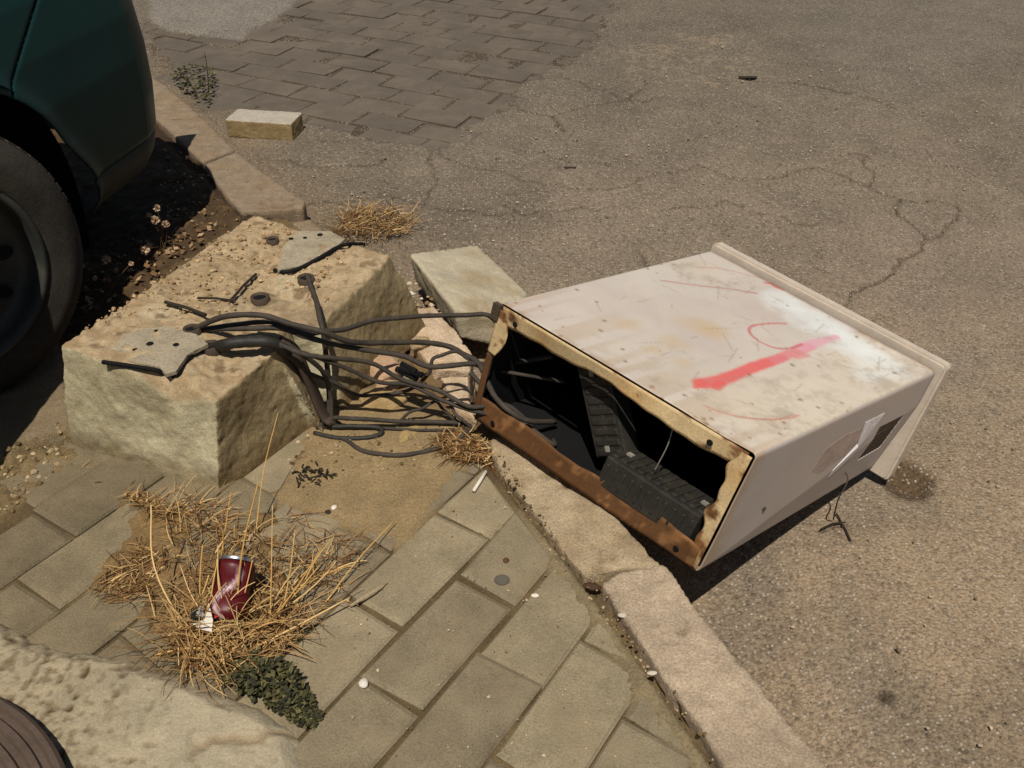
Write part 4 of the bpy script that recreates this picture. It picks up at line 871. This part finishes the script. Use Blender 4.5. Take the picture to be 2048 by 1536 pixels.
# steered wheel: lathe about its axle
az = math.radians(50); dW = np.array([math.cos(az), math.sin(az), 0]); nW = np.array([dW[1], -dW[0], 0]); WC = np.array([-1.10, 1.60, .30])
def lathe(prof_, k=64, mod=None):
    V = []; F = []
    for s in range(k):
        t = 2*math.pi*s/k
        for q_, (x, r) in enumerate(prof_):
            V.append(WC+nW*x+(dW*math.cos(t)+np.array([0, 0, 1])*math.sin(t))*r)
    m = len(prof_)
    for s in range(k):
        for q_ in range(m-1): F.append((s*m+q_, s*m+q_+1, ((s+1) % k)*m+q_+1, ((s+1) % k)*m+q_))
    return V, F
V, F = lathe([(-.02, .195), (-.004, .200), (.006, .212), (.004, .225), (.012, .245), (.004, .272), (-.012, .290), (-.030, .297), (-.15, .297), (-.17, .28), (-.18, .2)], 72)
wheel = cpart('wheel', mesh_py(V, F), M['tyre']); wheel.name = 'wheel'
mb = MB()
for s in range(72):                                          # tread blocks
    for x0, x1 in ((-.062, -.036), (-.098, -.068), (-.138, -.104)):
        t0 = 2*math.pi*(s+.12)/72; t1 = 2*math.pi*(s+.82)/72; Q = []
        for t in (t0, t1):
            for x in (x0, x1):
                for r in (.294, .302): Q.append(WC+nW*x+(dW*math.cos(t)+np.array([0, 0, 1])*math.sin(t))*r)
        mb.add(Q, [(1, 3, 7, 5), (0, 1, 5, 4), (2, 6, 7, 3), (0, 2, 3, 1), (4, 5, 7, 6)])
ob = cpart('tread', mesh_py(mb.V, mb.F), M['tyre'], False, wheel)
V, F = lathe([(.004, .206), (.010, .200), (.008, .192), (-.012, .186), (-.028, .176), (-.036, .160), (-.030, .130), (-.022, .105), (-.024, .07), (-.012, .055), (.004, .05), (.006, .0)], 64)
cpart('rim', mesh_py(V, F), M['rim'], True, wheel)
for k in range(10):
    t = 2*math.pi*k/10; c = WC+nW*(-.0225)+(dW*math.cos(t)+np.array([0, 0, 1])*math.sin(t))*.135
    mb = MB(); e1 = dW*math.cos(t)+np.array([0, 0, 1])*math.sin(t); e2 = -dW*math.sin(t)+np.array([0, 0, 1])*math.cos(t)
    Q = [c+e1*.020*math.cos(q)+e2*.014*math.sin(q)+nW*(-.004*math.cos(q)) for q in np.linspace(0, 2*math.pi, 13)[:-1]]; mb.add(Q, [tuple(range(12))]); cpart('rim_hole', mesh_py(mb.V, mb.F), M['black'], False, wheel)

# ------------------------------------------------------------------ plants
STR = [lin(188, 150, 94, .9), lin(160, 122, 72, .9), lin(132, 96, 56, .9), lin(208, 174, 118, .9), lin(96, 66, 38, .9)]
def blade(cb, p0, p1, bow, w_, col, k=5):
    p0, p1 = np.array(p0), np.array(p1); mid = (p0+p1)/2+np.array(bow); ts = np.linspace(0, 1, k); P = [(1-t)**2*p0+2*t*(1-t)*mid+t*t*p1 for t in ts]
    d = p1-p0; sx = np.cross(d, [0, 0, 1.0]); 
    if np.linalg.norm(sx) < 1e-4: sx = np.array([1., 0, 0])
    sx = sx/np.linalg.norm(sx); sy = np.cross(sx, d/np.linalg.norm(d)+1e-9)
    V = []; F = []
    for q_, pp in enumerate(P):
        ww = w_*(1-.6*ts[q_]); V += [pp+sx*ww, pp-sx*ww*.6+sy*ww*.8, pp-sx*ww*.6-sy*ww*.8]
    for q_ in range(k-1):
        for s in range(3): F.append((q_*3+s, q_*3+(s+1) % 3, q_*3+3+(s+1) % 3, q_*3+3+s))
    cb.add(V, F, tuple(col))
def mat_of_straw(cb, poly, nn, lmin, lmax, hmax, rg, zf, cols, wid=.0012, upr=.25):
    Q = np.array([p[:2] for p in poly]); lo, hi = Q.min(0), Q.max(0); c = 0
    while c < nn:
        p = rg.uniform(lo, hi)
        if not inside(np.array([p[0]]), np.array([p[1]]), poly)[0]: continue
        a_ = rg.uniform(0, 6.28); l = rg.uniform(lmin, lmax); up_ = abs(rg.normal(0, upr))*l; z0 = zf(*p)+.002+rg.random()**2*hmax
        blade(cb, (p[0], p[1], z0), (p[0]+math.cos(a_)*l, p[1]+math.sin(a_)*l, zf(*p)+.003+up_+rg.random()*hmax*.6), rg.normal(0, .12*l, 3)*np.array([1, 1, .4])+np.array([0, 0, .15*l]), wid*rg.uniform(.6, 1.3), np.array(cols[rg.integers(len(cols))])*rg.uniform(.7, 1.15)); c += 1
rg = np.random.default_rng(11)
tuft = empty('dry_grass', on_plane(440, 1250, 0)); tag(tuft, 'large tuft of dry golden grass growing between pavers in front of the concrete block', 'grass')
cb = Colored(); bz = lambda x, y: max(bed_z(x, y), -.006)
core = W([(300, 1110), (360, 1050), (430, 1040), (520, 1060), (600, 1100), (690, 1120), (700, 1180), (640, 1240), (580, 1300), (470, 1350), (380, 1340), (310, 1290), (300, 1210), (230, 1190), (250, 1140)])
dense = W([(330, 1290), (390, 1230), (480, 1200), (560, 1200), (620, 1230), (560, 1300), (460, 1370), (380, 1350)])
mat_of_straw(cb, core, 400, .02, .08, .012, rg, bz, STR[1:], .0011, .2); mat_of_straw(cb, dense, 480, .025, .09, .03, rg, bz, STR[:4], .0012, .45)
mat_of_straw(cb, W([(190, 1170), (300, 1090), (310, 1200), (250, 1210)]), 170, .015, .05, .004, rg, bz, STR[1:], .001, .1); mat_of_straw(cb, W([(270, 1000), (430, 1010), (500, 1080), (430, 1090), (330, 1040)]), 200, .02, .07, .010, rg, bz, STR, .0011, .3)
mat_of_straw(cb, W([(560, 1020), (720, 1090), (640, 1200), (560, 1120)]), 130, .02, .07, .006, rg, bz, STR[1:], .0010, .15)
cr = on_plane(440, 1270, 0)
for k in range(110):                                         # fan of stems from the crown
    a_ = rg.uniform(0, 6.28); l = rg.uniform(.05, .16); b0 = cr+np.array([rg.normal(0, .035), rg.normal(0, .03), .002]); u_ = rg.uniform(.1, .9)
    blade(cb, b0, b0+np.array([math.cos(a_)*l*(1-u_*.6), math.sin(a_)*l*(1-u_*.6), l*u_*.75]), (0, 0, .25*l), rg.uniform(.0009, .0016), np.array(STR[rg.integers(4)])*rg.uniform(.8, 1.15), 6)
o = cb.build('matted_blades', M['straw']); o['kind'] = 'stuff'; keep_local(o, tuft)
def stalk(pts, r, col, parent, name='stalk', group=None):
    P = spline(pts, 6); V, F = tube_data(P, np.linspace(r*1.0, r*.55, len(P)), 5); me = mesh_py(V, F); set_col(me, np.array([col]*len(V))); ob = link(name, me, M['straw'], None, True); keep_local(ob, parent); return ob
def upst(b, tip, zt, bend=(0, 0)):                           # stalk from a foot on the ground to a tip seen at a height
    p0 = on_plane(*b, 0); p1 = on_plane(*tip, zt); m = (p0+p1)/2+np.array([bend[0], bend[1], .01]); return [tuple(p0), tuple(m), tuple(p1)]
for b, t, zt, bd, r in [((470, 1270), (516, 965), .20, (-.006, 0), .0019), ((510, 1080), (556, 826), .16, (-.004, .0), .0012), ((430, 1240), (462, 985), .16, (0, 0), .0014), ((375, 1270), (302, 1010), .15, (-.02, -.005), .0022), ((400, 1240), (405, 1090), .10, (0, 0), .0015), ((385, 1235), (418, 1150), .06, (.006, 0), .0022), ((452, 1260), (436, 1090), .12, (-.004, 0), .0016), ((540, 1260), (545, 1010), .17, (.002, 0), .0013), ((500, 1290), (650, 1085), .07, (.01, -.01), .0018), ((480, 1310), (700, 1195), .03, (0, -.012), .0024), ((560, 1250), (590, 1060), .10, (.005, 0), .0014), ((530, 1240), (600, 1130), .07, (0, 0), .0013), ((440, 1300), (310, 1310), .02, (0, 0), .0024), ((600, 1180), (668, 1072), .05, (0, 0), .0014), ((640, 1220), (790, 1040), .02, (0, 0), .0015), ((500, 1240), (488, 1110), .10, (0, 0), .0013), ((470, 1250), (446, 1060), .12, (-.006, 0), .0015), ((465, 1262), (505, 1120), .09, (.006, 0), .0014), ((415, 1262), (440, 1100), .11, (.0, 0), .0018), ((520, 1262), (640, 1130), .06, (.01, 0), .0016), ((450, 1285), (360, 1130), .08, (-.012, 0), .0014), ((545, 1230), (700, 1130), .03, (0, .01), .0015), ((455, 1240), (470, 1165), .085, (0, 0), .0013), ((478, 1236), (452, 1180), .08, (0, 0), .0012)]:
    stalk(upst(b, t, zt, bd), r, np.array(lin(*random.choice([(206, 166, 98), (190, 146, 78), (218, 184, 122)]), .9)), tuft)
# other dry tufts
def small_tuft(poly, nn, label, zf, hmax=.02, upr=.4, lm=(.02, .07), cols=STR, loc=None):
    cb = Colored(); mat_of_straw(cb, poly, nn, lm[0], lm[1], hmax, rg, zf, cols, .0013, upr); o_ = cb.build('dry_grass', M['straw']); tag(o_, label, 'grass')
small_tuft(WR([(665, 470), (690, 425), (760, 420), (830, 430), (810, 470), (740, 480)], .02), 330, 'flattened clump of dry grass behind the concrete block on the road edge', lambda x, y: float(road_z(x, y))+.012, .02, .25, (.03, .10))
small_tuft(W([(870, 890), (960, 850), (1000, 905), (960, 935), (900, 925)]), 420, 'brown fibrous litter of dead grass under the low corner of the cabinet', lambda x, y: bed_z(x, y), .012, .2, (.01, .04), STR[1:])
small_tuft(W([(150, 935), (250, 975), (330, 1010), (420, 1035), (410, 1050), (300, 1025), (180, 965)]), 190, 'thin line of dead grass along the foot of the concrete block', lambda x, y: bed_z(x, y), .006, .2, (.008, .03), STR[1:])
# green weeds
GR = [lin(76, 72, 40, .9), lin(54, 54, 30, .9), lin(98, 92, 56, .9), lin(40, 40, 24, .9)]
def weed(poly, nn, zf, h, label, name, size=(.006, .014), stem=None):
    cb = Colored(); Q = np.array([p[:2] for p in poly]); lo, hi = Q.min(0), Q.max(0); c = 0; ctr = Q.mean(0); R_ = np.abs(Q-ctr).max()
    while c < nn:
        p = rg.uniform(lo, hi)
        if not inside(np.array([p[0]]), np.array([p[1]]), poly)[0]: continue
        hh = h*max(0.05, 1-(np.linalg.norm(p-ctr)/R_)**2)*rg.uniform(.2, 1); a_ = rg.uniform(0, 6.28); l = rg.uniform(*size); tl = rg.uniform(-.3, .7)*l
        p0 = np.array([p[0], p[1], zf(*p)+hh]); dv = np.array([math.cos(a_)*l, math.sin(a_)*l, tl]); sv = np.array([-math.sin(a_), math.cos(a_), rg.normal(0, .3)])*l*.35
        cb.add([p0, p0+dv*.5+sv, p0+dv, p0+dv*.5-sv], [(0, 1, 2, 3)], tuple(np.array(GR[rg.integers(4)])*rg.uniform(.7, 1.2))); c += 1
    if stem:
        for s_ in stem: blade(cb, s_[0], s_[1], (0.01, 0, .02), .0035, GR[1])
    return tag(cb.build(name, M['green']), label, 'weed')
weed(W([(445, 1350), (460, 1310), (520, 1310), (580, 1350), (620, 1395), (640, 1435), (625, 1462), (580, 1440), (510, 1400), (455, 1372)]), 2000, lambda x, y: .010*math.sin(x*130)*math.sin(y*150+x*60), .032, 'low dark green cushion weed between the straw and the pale concrete patch', 'green_weed', (.003, .013))
wb = on_road(395, 190)
weed(WR([(340, 165), (360, 140), (400, 130), (430, 150), (430, 190), (420, 215), (395, 205), (360, 185)]), 190, lambda x, y: float(road_z(x, y))+.004, .035, 'straggly green weed growing in the joint of the far kerb', 'green_weed', (.010, .024), [(wb+np.array([.04, .02, 0]), wb+np.array([.05, .03, .16])), (wb, wb+np.array([-.05, .0, .07])), (wb+np.array([.03, 0, 0]), wb+np.array([.09, 0, .05]))])
# seed heads by the wheel
def seed_plant(px, py, heads, label):
    base = np.array(on_plane(px, py, .0)); t = empty('dried_wildflower', base); tag(t, label, 'dried flower', 'dried wildflowers by the car wheel')
    for (hx_, hy_, hz, r) in heads:
        tip = np.array(on_plane(hx_, hy_, hz)); stalk([tuple(base+rg.normal(0, .006, 3)*np.array([1, 1, 0])), tuple((base+tip)/2+np.array([.008, 0, .008])), tuple(tip)], .0013, np.array(lin(92, 68, 44, .9)), t)
        cb = Colored()
        for k in range(36):
            d = rg.normal(0, 1, 3); d /= np.linalg.norm(d); s_ = np.cross(d, rg.normal(0, 1, 3)); s_ /= np.linalg.norm(s_)
            cb.add([tip, tip+d*r+s_*r*.35, tip+d*r*1.15, tip+d*r-s_*r*.35], [(0, 1, 2, 3)], tuple(np.array(lin(208, 180, 146, .9))*rg.uniform(.6, 1.1)))
        o_ = cb.build('seed_head', M['straw']); keep_local(o_, t)
seed_plant(150, 600, [(132, 534, .09, .010), (165, 530, .08, .006), (150, 556, .06, .005)], 'dried wildflower with one pale seed head in front of the tyre')
seed_plant(215, 580, [(213, 519, .08, .010), (262, 527, .06, .006), (190, 556, .05, .006)], 'dried wildflower with pale seed head at the edge of the car shadow')
seed_plant(325, 500, [(313, 416, .12, .009), (310, 440, .10, .011), (332, 448, .09, .009), (298, 430, .10, .006), (290, 500, .05, .012)], 'tallest dried wildflower with a cluster of seed heads beside the car shadow')
cb = Colored()
for k in range(170):
    p = rg.uniform(0, 1); q = np.array(on_plane(120+330*p+rg.normal(0, 26), 640-170*p+rg.normal(0, 18), .0)); a_ = rg.uniform(0, 6.28); l = rg.uniform(.008, .022)
    dv = np.array([math.cos(a_)*l, math.sin(a_)*l, rg.uniform(0, .7)*l]); sv = np.array([-math.sin(a_), math.cos(a_), rg.normal(0, .4)])*l*.4; p0 = np.array([q[0], q[1], bed_z(q[0], q[1])+.006])
    cb.add([p0, p0+dv*.5+sv, p0+dv, p0+dv*.5-sv], [(0, 1, 2, 3)], tuple(np.array([lin(124, 92, 58, .9), lin(84, 56, 34, .9), lin(170, 140, 104, .9)][rg.integers(3)])*rg.uniform(.7, 1.1)))
tag(cb.build('leaf_litter', M['straw']), 'dead leaf litter along the back of the concrete block', None, kind='stuff')

# ------------------------------------------------------------------ litter
def lathe_path(p0, p1, prof_, k=20, squash=None):
    p0, p1 = np.array(p0), np.array(p1); ax = (p1-p0); L0 = np.linalg.norm(ax); ax = ax/L0; e1 = np.cross(ax, [0, 0, 1.]); e1 /= np.linalg.norm(e1); e2 = np.cross(e1, ax); V = []; F = []
    for (t, r) in prof_:
        for s in range(k):
            th_ = 2*math.pi*s/k; rx, ry = r, r*(squash(t) if squash else 1); V.append(p0+ax*t*L0+e1*rx*math.cos(th_)+e2*ry*math.sin(th_))
    m = len(prof_)
    for a_ in range(m-1):
        for s in range(k): F.append((a_*k+s, a_*k+(s+1) % k, (a_+1)*k+(s+1) % k, (a_+1)*k+s))
    return np.array(V), F
cA = on_plane(452, 1240, .022); cB = on_plane(474, 1118, .075)
can = empty('drinks_can', cA); tag(can, 'crushed dark red drinks can standing tilted in the dry grass', 'can')
pr_ = [(0, .020), (.03, .026), (.10, .031), (.3, .0315), (.5, .030), (.7, .0318), (.88, .0325), (.95, .028)]
V, F = lathe_path(cA, cB, [(t, r) for t, r in pr_ for _ in (0,)], 28, lambda t: 1-.35*math.exp(-((t-.5)/.22)**2))
Vd = []; Fd = []
prd = [(t, np.interp(t, [q[0] for q in pr_], [q[1] for q in pr_])) for t in np.linspace(0, .95, 26)]; V, F = lathe_path(cA, cB, prd, 40, lambda t: 1-.35*math.exp(-((t-.5)/.22)**2))
nn_ = fbm(V, 30, 3, 91); cc = V.mean(0); V = V+(V-cc)*(nn_*.10)[:, None]
ti = np.repeat(np.linspace(0, 1, 26), 40); si = np.tile(np.linspace(0, 2*math.pi, 41)[:-1], 26)
band = np.abs(((si-1.5-.55*np.sin(ti*6.0)+math.pi) % (2*math.pi))-math.pi); wv = ss(.20, .08, band)*ss(.95, .7, ti)+.0*ti
CC = mixc(np.array(lin(84, 12, 18, .9))[None].repeat(len(V), 0), np.array(lin(206, 176, 180, .9))[None].repeat(len(V), 0), wv*.85)
me = mesh_np(V, F, CC); o = link('can_body', me, M['can_red'], None, True); keep_local(o, can)
V, F = lathe_path(cA, cB, [(.95, .0285), (.975, .0275), (1.0, .0285), (1.01, .0275), (1.0, .025), (.985, .024), (.984, .0)], 28); o = link('can_end', mesh_py(V, F), M['can_metal'], None, True); keep_local(o, can)
# red and white scrap beside the can
r0 = on_plane(432, 1215, .03)
sc_ = empty('torn_packet', on_plane(420, 1240, 0)); tag(sc_, 'scrap of bright red, black and white wrapper below the can in the straw', 'wrapper')
def sheet(pts, mat, name, parent, th_=.0012):
    Q = [np.array(on_plane(*p)) for p in pts]; n_ = len(Q); c = np.mean(Q, 0)+np.array([0, 0, .004]); me_ = mesh_py(Q+[c], [(k, (k+1) % n_, n_) for k in range(n_)])
    ob = link(name, me_, mat, None); md = ob.modifiers.new('t', 'SOLIDIFY'); md.thickness = th_; keep_local(ob, parent)
M['red'] = material('bright_red', color=(.42, .015, .02), rough=.45, grain_amt=.1, bump=.1); M['blk'] = material('black_film', color=(.012, .014, .014), rough=.35, grain_amt=.1, bump=.1)
sheet([(424, 1196, .055), (446, 1194, .06), (448, 1230, .045), (430, 1236, .040)], M['red'], 'red_flap', sc_); sheet([(376, 1228, .045), (404, 1208, .055), (410, 1238, .042), (384, 1246, .036)], M['blk'], 'black_flap', sc_); sheet([(386, 1248, .038), (412, 1238, .044), (418, 1206, .06), (426, 1240, .044), (424, 1264, .034), (400, 1258, .034)], M['white'], 'white_flap', sc_)
def scrap(px, py, size, mat, label, cat, z=0.0, road_=False, name='pebble', el=(1, .6, .5), grp=None):
    p = on_road(px, py) if road_ else np.array(on_plane(px, py, z)); rg_ = np.random.default_rng(int(px*7+py)); ob = None; V, F = pebble_data((0, 0, 0), size, rg_)
    me_ = mesh_py(V*np.array(el), F); ob = link(name, me_, M[mat]); ob.location = (p[0], p[1], p[2]+size*el[2]*.3); bv = ob.modifiers.new('s', 'SUBSURF'); bv.levels = 1; bv.render_levels = 1; tag(ob, label, cat, grp); return ob
scrap(728, 1368, .0125, 'white', 'small crumpled white paper ball on the front pavers', 'paper', name='paper_scrap', el=(.8, 1, .7))
scrap(1070, 1192, .009, 'white', 'small white pebble on a paver joint left of the kerb', 'pebble', el=(1.1, .7, .6))
scrap(1246, 1232, .010, 'pale', 'pale pebble in the gap where the kerb stones meet', 'pebble', el=(1.1, .7, .7))
scrap(668, 1018, .010, 'white', 'white pebble on the dust in front of the concrete block', 'pebble', el=(.8, 1, .9))
scrap(657, 1026, .011, 'twig', 'dark brown pebble touching the white one on the dust', 'pebble', el=(1, .8, .7))
scrap(1304, 1348, .010, 'pale', 'pale stone chip beside the kerb joint near the front edge', 'pebble', el=(1.1, .7, .7))
scrap(1012, 1122, .011, 'leaf', 'curled brown dead leaf on a grey paver', 'leaf', name='dead_leaf', el=(.7, 1.2, .5))
scrap(1185, 1176, .022, 'leaf', 'dark brown clod in the hole at the kerb joint', 'clod', z=-.014, name='soil_clod', el=(1, .7, .5))
scrap(905, 590, .016, 'pale', 'white rubble lump nearest the slab edge', 'rubble', z=-.03, name='rubble_lump'); scrap(795, 583, .016, 'white', 'white rubble lump behind the notch of the block', 'rubble', z=-.02, name='rubble_lump'); scrap(820, 588, .016, 'white', 'bright rubble lump between block and slab', 'rubble', z=-.02, name='rubble_lump', el=(1.2, .8, .6)); scrap(805, 610, .014, 'leaf', 'brown rubble lump in front of the white ones', 'rubble', z=-.015, name='rubble_lump')
def rubble(px, py, r, col, label, z=.0):
    p = np.array(on_plane(px, py, z)); V, F = pebble_data((p[0], p[1], z+r*.2), r, np.random.default_rng(int(px)))
    me_ = rough_solid(V, F, .005, ((30, .006), (90, .002)), lambda co, no, d: np.array([lin(*col, .86)]*len(co)), None, int(px)); tag(link('rubble_stone', me_, M['conc'], None, True), label, 'stone')
rubble(770, 745, .050, (186, 152, 120), 'pinkish flat stone lying under the crossing cables'); rubble(765, 815, .060, (172, 144, 98), 'tan flat stone in the dust below the sagging cable', -.012); rubble(775, 778, .035, (180, 150, 116), 'small pinkish stone beside the sagging cable'); rubble(845, 690, .03, (160, 138, 104), 'small stone against the broken kerb')
rubble(820, 880, .045, (166, 140, 92), 'tan stone half buried between the flat cables', -.016)
st = np.array(on_plane(960, 962, .004)); V, F = tube_data([np.array(on_plane(947, 982, .004)), st, np.array(on_plane(972, 943, .005))], 0.0036, 8); mb = MB(); mb.add(V, F); tag(mb.build('cigarette_end', M['white'], None, True), 'white cigarette stick on the paver by the kerb corner', 'cigarette')
th_ = np.linspace(0, 2*math.pi, 17)[:-1]; g0 = on_plane(1004, 1161, .0); mb = MB(); mb.add([(g0[0]+.012*math.cos(t)*(1+.1*math.sin(3*t)), g0[1]+.011*math.sin(t), .0035) for t in th_]+[(g0[0]+.0135*math.cos(t), g0[1]+.0125*math.sin(t), .0005) for t in th_], [tuple(range(16))]+[(k, (k+1) % 16, 16+(k+1) % 16, 16+k) for k in range(16)])
M['gum'] = material('gum', color=(.105, .09, .07), rough=.8, grain_amt=.1, bump=.1); tag(mb.build('chewing_gum', M['gum']), 'flat grey round of trodden gum on a paver', 'gum')
cb = MB(); c = np.array(on_plane(625, 955, .004))
for k in range(34):
    p = c+np.array([rg.normal(0, .016), rg.normal(0, .014), abs(rg.normal(0, .005))]); d = rg.normal(0, 1, 3)*np.array([1, 1, .3]); d = d/np.linalg.norm(d)*rg.uniform(.008, .02); V, F = tube_data([p, p+d*.5+np.array([0, 0, .003]), p+d], .0018, 5); cb.add(V, F)
tag(cb.build('twig_cluster', M['twig']), 'black scrap of twigs and burnt wire on the dust', 'twigs')
V, F = tube_data(spline([tuple(on_plane(700, 1212, .005)), tuple(on_plane(740, 1188, .008)), tuple(on_plane(775, 1166, .004))], 5), [.003]*3+[.005]*4+[.004]*2+[.001]*2, 6); mb = MB(); mb.add(V, F); tag(mb.build('dry_husk', M['husk'], None, True), 'pale dry husk pointing from the straw onto a paver', 'husk')
for pts, lab in (([(1640, 1062), (1665, 1050), (1690, 1048)], 'long dry stem on the road by the cabinet shadow'), ([(1672, 1030), (1690, 1062), (1700, 1085)], 'short forked dry stem on the road by the cabinet shadow')):
    V, F = tube_data([np.array(on_road(*p))+np.array([0, 0, .005]) for p in pts], .0018, 5); mb = MB(); mb.add(V, F); tag(mb.build('dry_twig', M['twig']), lab, 'twig')
V, F = tube_data(spline([in_cab(.46, LU-.045, .07), in_cab(.45, LU+.0, .055), in_cab(.43, LU+.01, .01), tuple(on_road(1665, 1045)+np.array([0, 0, .01]))], 6), .0016, 6); mb = MB(); mb.add(V, F); tag(mb.build('loose_wire', M['cable'], None, True), 'thin dark wire hanging down the right side of the cabinet', 'wire')
V, F = tube_data([np.array(on_road(1495+px_, 158)) + np.array([0, 0, .006]) for px_ in (-18, 0, 18)], .006, 6); mb = MB(); mb.add(V, F); tag(mb.build('stick', M['twig']), 'short dark stick in the far road crack', 'stick')
V, F = tube_data([np.array(on_road(1140+px_, 338)) + np.array([0, 0, .004]) for px_ in (-12, 0, 12)], .004, 6); mb = MB(); mb.add(V, F); tag(mb.build('stick', M['twig']), 'tiny black stick in the middle of the road', 'stick')

# ------------------------------------------------------------------ ribbed brown cover at the front left corner
c3 = [np.array(on_plane(*p, .05)[:2]) for p in ((0, 1390), (76, 1446), (131, 1536))]
A2 = 2*np.array([c3[1]-c3[0], c3[2]-c3[0]]); cv0 = np.linalg.solve(A2, np.array([c3[1]@c3[1]-c3[0]@c3[0], c3[2]@c3[2]-c3[0]@c3[0]])); Rr = float(np.linalg.norm(c3[0]-cv0))
prof_ = [(Rr*1.0, .012), (Rr*1.0, .044), (Rr*.985, .050)]
for k in range(14):
    r1 = Rr*(.965-.066*k); prof_ += [(r1, .050), (r1-.004, .044), (r1-Rr*.033, .044), (r1-Rr*.033-.003, .050)]
V = []; F = []; K_ = 96; m = len(prof_)
for s in range(K_):
    t = 2*math.pi*s/K_
    for r, zz_ in prof_: V.append((cv0[0]+max(r, .002)*math.cos(t), cv0[1]+max(r, .002)*math.sin(t), zz_))
for s in range(K_):
    for q_ in range(m-1): F.append((s*m+q_, s*m+q_+1, ((s+1) % K_)*m+q_+1, ((s+1) % K_)*m+q_))
tag(link('ribbed_cover', mesh_py(V, F), M['cover']), 'round brown cover with concentric ribs set in the pale concrete', 'cover')
